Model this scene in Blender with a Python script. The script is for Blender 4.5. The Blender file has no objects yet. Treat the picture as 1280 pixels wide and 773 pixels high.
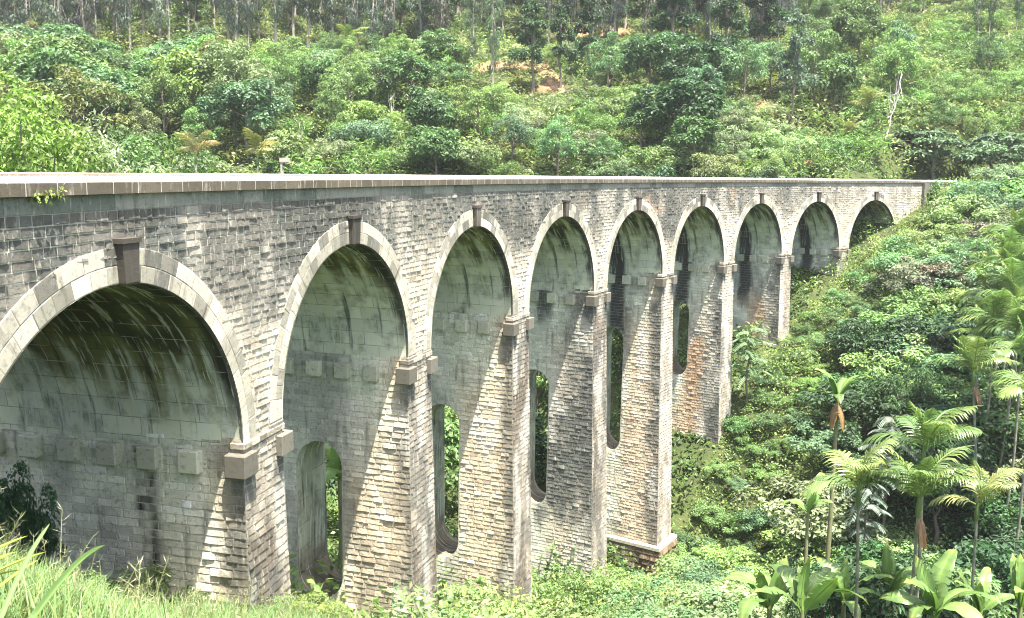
import bpy, math, random
import numpy as np
from mathutils import Matrix, Vector

random.seed(11)
rng = np.random.default_rng(11)
sc = bpy.context.scene
COL = sc.collection
R = math.radians
F4 = np.float32

# ------------------------------------------------------------------ helpers
def hash2(xi, yi, seed):
    h = (xi.astype(np.int64) * 374761393 + yi.astype(np.int64) * 668265263 + seed * 1442695041) & 0xffffffff
    h = ((h ^ (h >> 13)) * 1274126177) & 0xffffffff
    h = (h ^ (h >> 16)) & 0xffffffff
    return h / 4294967295.0

def vnoise(x, y, seed=0):
    x = np.asarray(x, float); y = np.asarray(y, float)
    xi = np.floor(x); yi = np.floor(y); fx = x - xi; fy = y - yi
    fx = fx * fx * (3 - 2 * fx); fy = fy * fy * (3 - 2 * fy)
    a = hash2(xi, yi, seed); b = hash2(xi + 1, yi, seed); c = hash2(xi, yi + 1, seed); d = hash2(xi + 1, yi + 1, seed)
    return (a * (1 - fx) + b * fx) * (1 - fy) + (c * (1 - fx) + d * fx) * fy

def fbm(x, y, seed=0, o=4):
    t = 0; a = .5; n = 0
    for i in range(o):
        t = t + a * vnoise(np.asarray(x) * 2 ** i, np.asarray(y) * 2 ** i, seed + i * 17); n += a; a *= .5
    return t / n

def sstep(a, b, x):
    t = np.clip((np.asarray(x, float) - a) / (b - a), 0, 1)
    return t * t * (3 - 2 * t)

def lerp(a, b, t):
    t = np.asarray(t)[..., None]
    return np.asarray(a) * (1 - t) + np.asarray(b) * t

class MB:
    """collects quads / triangles with a tone colour and a surface coordinate per vertex"""
    def __init__(s): s.v = []; s.t = []; s.uv = []; s.q = []; s.tr = []; s.n = 0
    def add(s, V, Q=None, T=None, tone=(1, 1, 1), uv=None):
        V = np.asarray(V, float).reshape(-1, 3); m = len(V)
        tone = np.broadcast_to(np.asarray(tone, float), (m, 3))
        uv = np.zeros((m, 2)) if uv is None else np.asarray(uv, float).reshape(m, 2)
        if Q is not None: s.q.append(np.asarray(Q, np.int64).reshape(-1, 4) + s.n)
        if T is not None: s.tr.append(np.asarray(T, np.int64).reshape(-1, 3) + s.n)
        s.v.append(V); s.t.append(tone); s.uv.append(uv); s.n += m
    def grid(s, P, tone=(1, 1, 1), uv=None, flip=False):
        P = np.asarray(P, float); a, b = P.shape[:2]
        i = np.arange(a * b).reshape(a, b)
        q = np.stack([i[:-1, :-1], i[1:, :-1], i[1:, 1:], i[:-1, 1:]], -1).reshape(-1, 4)
        if flip: q = q[:, ::-1]
        tone = np.asarray(tone, float)
        if tone.ndim == 3: tone = tone.reshape(-1, 3)
        s.add(P.reshape(-1, 3), Q=q, tone=tone, uv=uv)
    def tube(s, path, rad, sides=7, tone=(1, 1, 1)):
        path = np.asarray(path, float); rad = np.broadcast_to(np.asarray(rad, float), (len(path),))
        d = np.gradient(path, axis=0); d /= np.linalg.norm(d, axis=1)[:, None] + 1e-9
        ref = np.array([0, 0, 1.]) if abs(d[:, 2].mean()) < .8 else np.array([1., 0, 0])
        u = np.cross(d, ref); u /= np.linalg.norm(u, axis=1)[:, None] + 1e-9
        w = np.cross(d, u)
        an = np.linspace(0, 2 * np.pi, sides + 1)
        P = path[:, None] + rad[:, None, None] * (np.cos(an)[None, :, None] * u[:, None] + np.sin(an)[None, :, None] * w[:, None])
        uv = np.stack(np.broadcast_arrays(an[None, :], np.arange(len(path))[:, None] * 1.0), -1)
        s.grid(P, tone, uv)
    def box(s, lo, hi, f=lambda p: p, tone=(1, 1, 1), bev=0.0):
        lo = np.asarray(lo, float); hi = np.asarray(hi, float)
        c = np.array([[i, j, k] for i in (0, 1) for j in (0, 1) for k in (0, 1)])
        Q = [[0, 1, 3, 2], [4, 6, 7, 5], [0, 4, 5, 1], [2, 3, 7, 6], [0, 2, 6, 4], [1, 5, 7, 3]]
        if not bev:
            s.add(f(lo + c * (hi - lo)), Q=Q, tone=tone); return
        # chamfered box: three inset copies of every corner
        V = []; 
        for p in c:
            base = lo + p * (hi - lo); sg = 1 - 2 * p
            for ax in range(3):
                o = sg * bev; o[ax] = 0; V.append(base + o)
        def vi(i, ax): return i * 3 + ax
        Qs = []; Ts = []
        for q, ax in zip(Q, (0, 0, 1, 1, 2, 2)): Qs.append([vi(i, ax) for i in q])
        for i in range(8):
            for ax in range(3):
                j = i ^ (4, 2, 1)[ax]
                if j > i:
                    o = [x for x in range(3) if x != ax]
                    Qs.append([vi(i, o[0]), vi(i, o[1]), vi(j, o[1]), vi(j, o[0])])
            Ts.append([vi(i, 0), vi(i, 1), vi(i, 2)])
        s.add(f(np.array(V)), Q=Qs, T=Ts, tone=tone)
    def mesh(s, name, material, smooth=False):
        me = bpy.data.meshes.new(name)
        V = np.concatenate(s.v); T = np.concatenate(s.t); U = np.concatenate(s.uv)
        q = np.concatenate(s.q) if s.q else np.zeros((0, 4), int)
        t = np.concatenate(s.tr) if s.tr else np.zeros((0, 3), int)
        me.vertices.add(len(V)); me.vertices.foreach_set('co', V.astype(F4).ravel())
        li = np.concatenate([q.ravel(), t.ravel()]).astype(np.int32)
        me.loops.add(len(li)); me.loops.foreach_set('vertex_index', li)
        tot = np.concatenate([np.full(len(q), 4), np.full(len(t), 3)]).astype(np.int32)
        st = np.concatenate([[0], np.cumsum(tot)[:-1]]).astype(np.int32)
        me.polygons.add(len(tot)); me.polygons.foreach_set('loop_start', st)
        me.polygons.foreach_set('loop_total', tot)
        me.polygons.foreach_set('use_smooth', np.full(len(tot), bool(smooth)))
        me.update(calc_edges=True)
        c = me.attributes.new('tone', 'FLOAT_COLOR', 'POINT')
        c.data.foreach_set('color', np.concatenate([T, np.ones((len(T), 1))], 1).astype(F4).ravel())
        a = me.attributes.new('suv', 'FLOAT_VECTOR', 'POINT')
        a.data.foreach_set('vector', np.concatenate([U, np.zeros((len(U), 1))], 1).astype(F4).ravel())
        me.materials.append(material)
        return me
    def obj(s, name, material, parent=None, smooth=False):
        return link(name, s.mesh(name, material, smooth), parent)

def link(name, data, parent=None):
    o = bpy.data.objects.new(name, data); COL.objects.link(o)
    if parent is not None: o.parent = parent
    return o

def tag(o, label=None, cat=None, group=None, kind=None):
    if label: o['label'] = label
    if cat: o['category'] = cat
    if group: o['group'] = group
    if kind: o['kind'] = kind
    return o

# ------------------------------------------------------------------ camera
FPX, PITCH, ROLL = 1143.0, .14752380, -.0133902
cp, sp_, cr, sr = math.cos(PITCH), math.sin(PITCH), math.cos(ROLL), math.sin(ROLL)
UP = np.array([0, sp_, cp]); FW = np.array([0, cp, -sp_]); XX = np.array([1., 0, 0])
CR = cr * XX - sr * UP; CU = sr * XX + cr * UP
cam = bpy.data.cameras.new('camera'); co = link('camera', cam)
M = Matrix(((CR[0], CU[0], -FW[0], 0), (CR[1], CU[1], -FW[1], 0), (CR[2], CU[2], -FW[2], 0), (0, 0, 0, 1)))
co.matrix_world = M
cam.sensor_width = 36; cam.lens = 36 * FPX / 1280; cam.clip_end = 3000; cam.clip_start = .05
sc.camera = co

def ray(px, py):
    """direction of the sight line through a photograph pixel (forward depth 1)"""
    return FW + CR * (px - 640) / FPX - CU * (py - 386.5) / FPX
def at_depth(px, py, Y):
    d = ray(px, py); return d * (Y / d[1])
def topix(P):
    P = np.asarray(P, float); d = P @ FW
    return 640 + FPX * (P @ CR) / d, 386.5 - FPX * (P @ CU) / d, d

# ------------------------------------------------------------------ materials
def newmat(name):
    m = bpy.data.materials.new(name); m.use_nodes = True; nt = m.node_tree; nt.nodes.clear()
    out = nt.nodes.new('ShaderNodeOutputMaterial')
    class H: pass
    h = H(); h.m = m; h.nt = nt; h.out = out
    def N(t, **kw):
        n = nt.nodes.new('ShaderNode' + t)
        for k, v in kw.items():
            if k.startswith('_'): setattr(n, k[1:], v)
        for k, v in kw.items():
            if not k.startswith('_'):
                i = n.inputs[int(k[1:])] if k[0] == 'i' and k[1:].isdigit() else n.inputs[k]
                if hasattr(v, 'is_output') or isinstance(v, bpy.types.NodeSocket): nt.links.new(v, i)
                else: i.default_value = v
        return n
    h.N = N
    h.L = lambda a, b: nt.links.new(a, b)
    def mix(a, b, f, bt='MIX'):
        n = nt.nodes.new('ShaderNodeMix'); n.data_type = 'RGBA'; n.blend_type = bt
        for v, i in ((f, n.inputs[0]), (a, n.inputs[6]), (b, n.inputs[7])):
            if isinstance(v, bpy.types.NodeSocket): nt.links.new(v, i)
            else: i.default_value = (v if i.type == 'VALUE' else (tuple(v) + (1,) if len(v) == 3 else v))
        return n.outputs[2]
    h.mix = mix
    def ramp(f, stops):
        n = nt.nodes.new('ShaderNodeValToRGB'); e = n.color_ramp.elements
        while len(e) < len(stops): e.new(.5)
        for el, (p, c) in zip(e, stops): el.position = p; el.color = (c, c, c, 1) if not hasattr(c, '__len__') else tuple(c) + (1,)
        nt.links.new(f, n.inputs[0]); return n.outputs[0]
    h.ramp = ramp
    def math_(op, a, b=0.0):
        n = nt.nodes.new('ShaderNodeMath'); n.operation = op
        for v, i in ((a, n.inputs[0]), (b, n.inputs[1])):
            if isinstance(v, bpy.types.NodeSocket): nt.links.new(v, i)
            else: i.default_value = v
        return n.outputs[0]
    h.math = math_
    def attr(nm): n = nt.nodes.new('ShaderNodeAttribute'); n.attribute_name = nm; return n
    h.attr = attr
    def noise(vec, scale, detail=4, rough=.55):
        return N('TexNoise', Vector=vec, Scale=scale, Detail=detail, Roughness=rough).outputs['Fac']
    h.noise = noise
    def scalev(vec, s3):
        n = N('VectorMath', _operation='MULTIPLY'); nt.links.new(vec, n.inputs[0]); n.inputs[1].default_value = s3; return n.outputs[0]
    h.scalev = scalev
    return h

def mat_masonry(name, streak=.6, bump=.35, joint=0):
    h = newmat(name); N = h.N
    tone = h.attr('tone').outputs['Color']; uv = h.attr('suv').outputs['Vector']
    geo = N('NewGeometry').outputs['Position']
    fine = h.noise(geo, 9, 6, .65)
    col = h.mix(tone, (.035, .037, .033), h.math('MULTIPLY', h.ramp(fine, [(.52, 0), (.7, 1)]), .5))
    pale = h.noise(h.scalev(uv, (2.6, .5, 1)), 3, 6, .65)
    lum = h.ramp(tone, [(.03, 0), (.1, 1)])
    col = h.mix(col, (.62, .575, .49), h.math('MULTIPLY', h.math('MULTIPLY', h.ramp(pale, [(.56, 0), (.68, 1)]), .38), lum))
    dark = h.noise(h.scalev(uv, (2.6, .3, 1)), 1.4, 5, .6)
    col = h.mix(col, (.03, .034, .03), h.math('MULTIPLY', h.ramp(dark, [(.55, 0), (.7, 1)]), streak))
    if joint:
        x = N('SeparateXYZ', Vector=uv).outputs[0]
        fr = h.math('FRACT', h.math('DIVIDE', x, joint))
        ln = h.math('LESS_THAN', h.math('ABSOLUTE', h.math('SUBTRACT', fr, .5)), .014)
        col = h.mix(col, (.6, .57, .5), h.math('MULTIPLY', ln, .55))
    b = N('Bump', Strength=bump, Distance=.03, Height=h.noise(geo, 11, 7, .72))
    p = N('BsdfPrincipled', Roughness=.92, Normal=b.outputs[0]); h.L(col, p.inputs['Base Color'])
    p.inputs['Specular IOR Level'].default_value = .2
    h.L(p.outputs[0], h.out.inputs[0]); return h.m

def mat_barrel(name, bw, bh, lowz=True):
    """weathered cement / voussoir surface: suv = (depth, height along surface)"""
    h = newmat(name); N = h.N
    tone = h.attr('tone').outputs['Color']; uv = h.attr('suv').outputs['Vector']
    geo = N('NewGeometry').outputs['Position']
    br = N('TexBrick', Vector=uv, Color1=(1, 1, 1, 1), Color2=(.62, .62, .62, 1), Mortar=(0, 0, 0, 1), Scale=1.0)
    br.inputs['Brick Width'].default_value = bw; br.inputs['Row Height'].default_value = bh
    br.inputs['Mortar Size'].default_value = .012; br.inputs['Mortar Smooth'].default_value = .3
    col = h.mix(tone, br.outputs['Color'], .55, 'MULTIPLY')
    blotch = h.noise(geo, 1.6, 6, .65)
    col = h.mix(col, (.03, .035, .024), h.math('MULTIPLY', h.ramp(blotch, [(.46, 0), (.64, 1)]), .5))
    st = h.noise(h.scalev(uv, (6.5, .6, 1)), 1.1, 7, .66)
    lum = h.ramp(tone, [(.02, 0), (.06, 1)])
    col = h.mix(col, (.5, .54, .47), h.math('MULTIPLY', h.math('MULTIPLY', h.ramp(st, [(.55, 0), (.6, 1)]), .75), lum))
    st2 = h.noise(h.scalev(uv, (3.1, .22, 1)), 1.3, 5, .6)
    col = h.mix(col, (.02, .024, .02), h.math('MULTIPLY', h.ramp(st2, [(.575, 0), (.66, 1)]), .7))
    # lime leaking out of the joints
    lime = h.math('MULTIPLY', br.outputs['Fac'], h.ramp(h.noise(uv, 1.1, 3), [(.48, 0), (.6, 1)]))
    col = h.mix(col, (.5, .52, .45), h.math('MULTIPLY', lime, .75))
    hgt = h.math('ADD', h.math('MULTIPLY', br.outputs['Fac'], -.6), h.math('MULTIPLY', h.noise(geo, 14, 5, .7), .5))
    b = N('Bump', Strength=.5, Distance=.03, Height=hgt)
    p = N('BsdfPrincipled', Roughness=.88, Normal=b.outputs[0]); h.L(col, p.inputs['Base Color'])
    p.inputs['Specular IOR Level'].default_value = .2
    h.L(p.outputs[0], h.out.inputs[0]); return h.m

def mat_leaf(name, transl=.35, rough=.5, spec=.35):
    h = newmat(name); N = h.N
    tone = h.attr('tone').outputs['Color']
    oc = N('ObjectInfo').outputs['Color']
    col = h.mix(tone, oc, 1.0, 'MULTIPLY')
    p = N('BsdfPrincipled', Roughness=rough); h.L(col, p.inputs['Base Color'])
    p.inputs['Specular IOR Level'].default_value = spec
    warm = h.mix(col, (1.05, 1.25, .7), 1.0, 'MULTIPLY')
    t = N('BsdfTranslucent', Color=warm)
    ms = N('MixShader', Fac=transl, i1=p.outputs[0], i2=t.outputs[0])
    h.L(ms.outputs[0], h.out.inputs[0]); return h.m

def mat_bark(name):
    h = newmat(name); N = h.N
    tone = h.attr('tone').outputs['Color']; oc = N('ObjectInfo').outputs['Color']
    geo = N('NewGeometry').outputs['Position']
    col = h.mix(tone, oc, 1.0, 'MULTIPLY')
    nz = h.noise(h.scalev(geo, (6, 6, 1.2)), 1.5, 5, .65)
    col = h.mix(col, (.03, .028, .022), h.math('MULTIPLY', h.ramp(nz, [(.45, 0), (.7, 1)]), .6))
    b = N('Bump', Strength=.5, Distance=.03, Height=nz)
    p = N('BsdfPrincipled', Roughness=.9, Normal=b.outputs[0]); h.L(col, p.inputs['Base Color'])
    h.L(p.outputs[0], h.out.inputs[0]); return h.m

def mat_ground(name):
    h = newmat(name); N = h.N
    geo = N('NewGeometry').outputs['Position']; tone = h.attr('tone').outputs['Color']
    a = h.noise(geo, .35, 8, .62); b_ = h.noise(geo, 2.2, 8, .65)
    c = h.mix((.03, .045, .017), (.06, .08, .028), h.ramp(a, [(.4, 0), (.6, 1)]))  # shade put into the ground colour: gaps between plants read as shadow
    c = h.mix(c, (.11, .085, .05), h.math('MULTIPLY', h.ramp(b_, [(.52, 0), (.7, 1)]), .6))
    c = h.mix(c, tone, h.attr('tonef').outputs['Fac'])
    b = N('Bump', Strength=.8, Distance=.25, Height=b_)
    p = N('BsdfPrincipled', Roughness=.95, Normal=b.outputs[0]); h.L(c, p.inputs['Base Color'])
    p.inputs['Specular IOR Level'].default_value = .1
    h.L(p.outputs[0], h.out.inputs[0]); return h.m

def mat_soil(name):
    h = newmat(name); N = h.N
    geo = N('NewGeometry').outputs['Position']
    a = h.noise(geo, .9, 8, .65)
    c = h.mix((.2, .115, .06), (.3, .2, .12), h.ramp(a, [(.4, 0), (.62, 1)]))
    c = h.mix(c, (.08, .09, .035), h.ramp(h.noise(geo, .6, 6), [(.52, 0), (.62, 1)]))
    b = N('Bump', Strength=.8, Distance=.2, Height=a)
    p = N('BsdfPrincipled', Roughness=.95, Normal=b.outputs[0]); h.L(c, p.inputs['Base Color'])
    h.L(p.outputs[0], h.out.inputs[0]); return h.m

def mat_plain(name, c, rough=.7, metal=0):
    h = newmat(name); N = h.N
    geo = N('NewGeometry').outputs['Position']
    nz = h.noise(geo, 5, 5, .6)
    col = h.mix(c, tuple(x * .45 for x in c), h.ramp(nz, [(.45, 0), (.7, 1)]))
    p = N('BsdfPrincipled', Roughness=rough, Metallic=metal); h.L(col, p.inputs['Base Color'])
    h.L(p.outputs[0], h.out.inputs[0]); return h.m

MAS = mat_masonry('rock_faced_stone', .45, .8)
RING = mat_masonry('dressed_pale_stone', .75, .3)
COPM = mat_masonry('coping_stone', .25, .25, joint=.72)
KEYM = mat_masonry('dark_keystone_stone', .8, .25)
BAR = mat_barrel('barrel_cement_blocks', 1.05, .46)
SLOT = mat_barrel('slot_render', 1.6, .9)
CORB = mat_masonry('corbel_stone', .35, .2)
LEAF = mat_leaf('leaf_green')
GLOSS = mat_leaf('leaf_glossy', .3, .36, .5)
GRASSM = mat_leaf('grass_blade', .4, .6, .25)
BARK = mat_bark('bark')
GROUND = mat_ground('hill_ground')
SOIL = mat_soil('orange_soil')
BALLAST = mat_plain('ballast_stone', (.2, .18, .16), .95)
STEEL = mat_plain('rail_steel', (.25, .16, .11), .5, .6)
SIGN = mat_plain('weathered_white_paint', (.36, .31, .27), .8)

# ------------------------------------------------------------------ the curved viaduct axis
x0, y0, HD, K = -7.008563, 16.438895, .2035736509, .00796303497
RAD = 1 / K
CX, CY = x0 + RAD * math.cos(HD), y0 - RAD * math.sin(HD)
def axis(s, out, z):
    """point at arc length s along the visible face, OUT metres proud of it"""
    s, out, z = np.broadcast_arrays(np.asarray(s, float), np.asarray(out, float), np.asarray(z, float))
    th = HD + K * s
    return np.stack([CX - (RAD - out) * np.cos(th), CY + (RAD - out) * np.sin(th), z], -1)
def s_out(x, y):
    vx, vy = np.asarray(x, float) - CX, np.asarray(y, float) - CY
    r = np.hypot(vx, vy); th = np.arctan2(vy, -vx)
    return (th - HD) / K, RAD - r

# ------------------------------------------------------------------ terrain
UX, UY = .515, .857
PU = np.array([-400, -140, -90, -60, -52, -47, -42, -37, -28, -18, -8, 0, 6, 14, 23, 33, 43, 51, 57, 66, 100, 400.])
PZ = np.array([30, 16, 5, -.6, -1.75, -4.5, -8.45, -11.0, -16.2, -20.6, -23.2, -26.2, -25.6, -17.9, -13.6, -8.8, -4.3, -1.05, -.9, 2.0, 12, 40])
def terrain(x, y):
    x = np.asarray(x, float); y = np.asarray(y, float)
    u = UX * (x - 8) + UY * (y - 56)
    a = np.interp(u, PU, PZ)
    hy = y - 99 + .0008 * np.clip(x + 20, -200, 200) ** 2 * np.where(x < -20, -1, .2)
    hill = np.where(hy > 0, hy * .37 + .0006 * hy ** 2, hy * .95)
    w = np.clip(a - hill, -3, 3)
    z = np.where(a > hill, a, hill) + .25 * (3 - np.abs(w)) ** 2 / 6
    s, o = s_out(x, y)
    nz = (fbm(x * .16, y * .16, 3, 4) - .5) * 1.2 + (fbm(x * .04, y * .04, 9, 3) - .5) * 7 * sstep(104, 135, y)
    bridge = sstep(14, 4, np.abs(o + 3.6)) * sstep(112, 100, s)
    z = z + nz * (1 - .8 * bridge)
    # track bed beyond both ends of the viaduct
    tb = sstep(9, 4.5, np.abs(o + 3.6)) * (sstep(92, 98, s) + sstep(-9, -15, s))
    z = z * (1 - tb) + (-1.3) * tb
    near = sstep(4, 1.5, np.hypot(x, y))
    return z * (1 - near) + (-1.65) * near

def hit(px, py, far=600):
    d = ray(px, py); t = np.arange(4, far, .25); P = d[None] * t[:, None]
    below = np.nonzero(P[:, 2] < terrain(P[:, 0], P[:, 1]))[0]
    return P[below[0]] if len(below) else P[-1]

gx = np.unique(np.concatenate([np.arange(-420, -70, 9.), np.arange(-70, 110, 1.5), np.arange(110, 430, 9.)]))
gy = np.unique(np.concatenate([np.arange(-160, -12, 8.), np.arange(-12, 135, 1.5), np.arange(135, 230, 3.), np.arange(230, 520, 10.)]))
GX, GY = np.meshgrid(gx, gy, indexing='ij')
b = MB(); b.grid(np.stack([GX, GY, terrain(GX, GY)], -1), flip=False)
g = b.obj('ground', GROUND, smooth=True); tag(g, kind='structure', label='green hillside and valley ground under the viaduct')
gs, go = s_out(GX, GY)
a = g.data.attributes.new('tonef', 'FLOAT', 'POINT')
soilf = np.zeros(GX.shape); tonec = np.zeros(GX.shape + (4,)); tonec[..., :] = (.24, .145, .085, 1)
for px, py, rx, ry in ((640, 80, 5, 1.8), (692, 108, 2.5, 1.8), (572, 135, 3, 2), (955, 137, 2.2, 2), (1018, 206, 1.8, 1.3), (745, 36, 6, 4)):
    q = hit(px, py)
    d = ((GX - q[0]) / rx) ** 2 + ((GY - q[1]) / ry) ** 2
    soilf = np.maximum(soilf, sstep(1.4, .4, d + (fbm(GX * .3, GY * .3, 4, 3) - .5)))
a.data.foreach_set('value', soilf.astype(F4).ravel())
g.data.attributes['tone'].data.foreach_set('color', tonec.astype(F4).ravel())
def soil_at(x, y):
    i = np.clip(np.searchsorted(gx, x), 0, len(gx) - 1); j = np.clip(np.searchsorted(gy, y), 0, len(gy) - 1)
    return soilf[i, j]

# dirt path and clearing on the hillside (flush sheets a hand above the slope)
def ribbon(name, pts, width, material, label, lift=.12):
    b = MB(); pts = np.asarray(pts, float); n = 60
    t = np.linspace(0, len(pts) - 1, n); i = np.clip(t.astype(int), 0, len(pts) - 2); f = (t - i)[:, None]
    c = pts[i] * (1 - f) + pts[i + 1] * f
    d = np.gradient(c, axis=0); d /= np.linalg.norm(d, axis=1)[:, None]
    nrm = np.stack([-d[:, 1], d[:, 0]], -1)
    wv = np.interp(t, np.arange(len(pts)), width)[:, None] * (1 + .35 * (fbm(t * 2, t * 0, 5, 3) - .5))[:, None]
    cols = []
    for k in np.linspace(-1, 1, 7):
        q = c + nrm * wv * k * .5; cols.append(np.stack([q[:, 0], q[:, 1], terrain(q[:, 0], q[:, 1]) + lift * (1.3 - k * k)], -1))
    b.grid(np.stack(cols, 1)); o = b.obj(name, material, smooth=True); tag(o, kind='structure', label=label); return o
q = [hit(600, 84)[:2], hit(640, 80)[:2], hit(668, 76)[:2], hit(690, 100)[:2], hit(705, 118)[:2]]
ribbon('dirt_path', q, [2, 3, 2.8, 2.5, 2], SOIL, 'orange dirt path through the clearing on the hillside')

# ------------------------------------------------------------------ the viaduct
VIA = link('railway_viaduct', None)
VIA.location = (0, 0, 0)
tag(VIA, 'long curved nine-arch railway viaduct of weathered grey rock-faced stone spanning the valley', 'viaduct')

ZSPR = -6.08; W = 6.8; HW = .925; CROWN = -2.05; ZC0, ZC1 = -.45, -.24
PM = [-5.5, 4.88, 14.83, 24.83, 35.12, 45.45, 55.75, 66.1, 76.7, 87.4]     # pier mid lines along the face
ARCH = [((PM[i] + PM[i + 1]) / 2, (PM[i + 1] - PM[i]) / 2 - HW) for i in range(9)]
KOFF = [.28, .12] + [0] * 7       # keystones of the two nearest arches sit a little off centre
S0, S1 = -20.0, 97.3
FB, SB = .026, .012                                                          # batters: front, sides

def stones(mb, A0, A1, B0, B1, fmap, tone, h=.022, gap=.016, seed=0, jit=.45, under=.5, rnd=None, crisp=True):
    """rock-faced blocks: pillow-shaped lumps on the wall plane. fmap(a, b, h) -> xyz"""
    r = np.random.default_rng(seed)
    n = len(A0)
    if n == 0: return
    fa = np.array([0, .05, .5, .95, 1.]); fb = np.array([0, .06, .93, 1.])
    if not crisp: fa = np.array([0, .03, .5, .97, 1.]); fb = np.array([0, .04, .96, 1.])
    A0 = A0 + gap / 2; A1 = A1 - gap / 2; B0 = B0 + gap / 2; B1 = B1 - gap / 2
    wa = (A1 - A0); wb = (B1 - B0)
    A = A0[:, None, None] + wa[:, None, None] * fa[None, :, None] + np.zeros((1, 1, 4))
    B = B0[:, None, None] + wb[:, None, None] * fb[None, None, :] + np.zeros((1, 5, 1))
    hh = np.broadcast_to(np.asarray(h, float), (n,))
    Hh = np.zeros((n, 5, 4))
    big = r.uniform(1 - jit, 1 + jit, n) * hh
    Hh[:, 1:4, 1:3] = big[:, None, None] * r.uniform(.55, 1.45, (n, 3, 2))
    if under: Hh[:, 1:4, 2] *= .3
    Hh[:, 1:4, 1] *= 1 + under * r.random((n, 1))
    if crisp:
        A[:, 1:4, 1:3] += r.uniform(-.04, .04, (n, 3, 2)) * wa[:, None, None]
        B[:, 1:4, 1:3] += r.uniform(-.05, .05, (n, 3, 2)) * wb[:, None, None]
        B[:, :, 0] += r.uniform(0, .09, (n, 5)) * wb[:, None]; B[:, :, 3] -= r.uniform(0, .06, (n, 5)) * wb[:, None]
    V = fmap(A, B, Hh)
    idx = np.arange(20).reshape(5, 4)
    q = np.stack([idx[:-1, :-1], idx[1:, :-1], idx[1:, 1:], idx[:-1, 1:]], -1).reshape(-1, 4)
    Q = (np.arange(n)[:, None, None] * 20 + q[None]).reshape(-1, 4)
    if callable(tone):
        T = tone(A.ravel(), B.ravel())
        if rnd is not None: T = np.clip(T * np.repeat(rnd, 20)[:, None], .012, .68)
    else: T = np.repeat(tone, 20, axis=0)
    uv = np.stack([A, B], -1).reshape(-1, 2)
    mb.add(V.reshape(-1, 3), Q=Q, tone=T, uv=uv)

def courses(a0f, a1f, z0, z1, ch, lmin, lmax, seed):
    """running bond between a0f(z) and a1f(z): arrays of block extents"""
    r = np.random.default_rng(seed); out = []
    z = z1
    while z > z0:
        c = ch * r.uniform(.9, 1.1); zb = z - c; zm = z - c / 2
        a, e = a0f(zm), a1f(zm); x = a - r.uniform(0, lmax * .6) 
        while x < e:
            l = r.uniform(lmin, lmax) if r.random() > .12 else r.uniform(lmin * .5, lmin)
            p, q = max(x, a), min(x + l, e)
            if q - p > .07: out.append((p, q, zb, z))
            x += l
        z = zb
    o = np.array(out).reshape(-1, 4)
    return o[:, 0], o[:, 1], o[:, 2], o[:, 3]

CREAM = np.array([.47, .425, .345]); GREY = np.array([.125, .12, .104]); DARK = np.array([.085, .09, .082]); BLUE = np.array([.12, .135, .115])
TAN = np.array([.55, .455, .33]); RUST = np.array([.48, .28, .14]); BROWN = np.array([.125, .105, .082])

def spandrel_tone(s, z, seed=1, rnd=None):
    s = np.asarray(s, float); z = np.asarray(z, float)
    up = sstep(-4.7, -1.8, z + (fbm(s * .35, z * .5, 21, 4) - .5) * 3.2)
    far = sstep(52, 80, s)
    d = up * (1 - .62 * far)
    c = lerp(CREAM, GREY * .95, d)
    st = sstep(.44, .6, fbm(s * 1.1, z * .22, 31, 4)) * (.25 + .75 * up) * (1 - .5 * far)
    c = lerp(c, DARK, st * .85)
    c = lerp(c, np.array([.055, .054, .047]), sstep(.5, .64, fbm(s * .4 + 9, z * .55, 33, 5)) * (.35 + .4 * up) * (1 - .6 * far))
    c = lerp(c, np.array([.46, .38, .27]), sstep(.54, .66, fbm(s * .22 + 31, z * .4, 35, 3)) * (1 - up) * .5)
    wh = sstep(.58, .72, fbm(s * .9 + 40, z * .3, 41, 4))
    c = lerp(c, np.array([.5, .46, .39]), wh * .35)
    rs = sstep(.6, .72, fbm(s * .25 + 7, z * .3, 51, 3)) * sstep(30, 44, s) * sstep(64, 52, s)
    c = lerp(c, np.array([.5, .33, .2]), rs * .5)
    if rnd is not None: c = c * rnd[:, None]
    return np.clip(c, .02, .68)

def arch_top(s, extra=0.0):
    """height of the extrados over S, or the springing line on the piers"""
    z = np.full(np.shape(s), ZSPR)
    for c, r in ARCH:
        rr = r + extra; d = np.asarray(s) - c
        z = np.maximum(z, np.where(np.abs(d) < rr, CROWN - r + np.sqrt(np.maximum(rr * rr - d * d, 0)), ZSPR))
    return z

# wall faces (mortar plane) + stones
mb = MB()
ss = np.unique(np.concatenate([np.arange(S0, S1 + .01, .25)] + [c + np.array([-1, 1]) * (r + .3) for c, r in ARCH]))
tops = np.full(len(ss), -.45); bots = arch_top(ss, .3)
endw = (ss < PM[0] - HW) | (ss > PM[9] + .5)
P0 = axis(ss, 0, 0)
gz = terrain(P0[:, 0], P0[:, 1]) - 1.5
bots = np.where(endw, np.minimum(gz, ZSPR), bots)
rows = np.linspace(0, 1, 12)
Z = bots[:, None] + (tops - bots)[:, None] * rows[None]
Sg = np.broadcast_to(ss[:, None], Z.shape)
mb.grid(axis(Sg, 0.0, Z), tone=np.maximum(spandrel_tone(Sg, Z), lerp(np.array([.5, .47, .4]), np.array([.3, .29, .26]), sstep(-1.6, -.8, Z))), uv=np.stack([Sg, Z], -1))
a0, a1, b0, b1 = courses(lambda z: S0, lambda z: S1, -9.0, -.74, .172, .26, .52, 5)
am, bm = (a0 + a1) / 2, (b0 + b1) / 2
pm_ = axis(am, 0, 0); gt = terrain(pm_[:, 0], pm_[:, 1]) - .3
en = (am < PM[0] - HW) | (am > PM[9] + .3)
keep = np.where(en, bm > gt, bm > arch_top(am, .5) + .03) & ((bm > ZSPR) | en)
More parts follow.
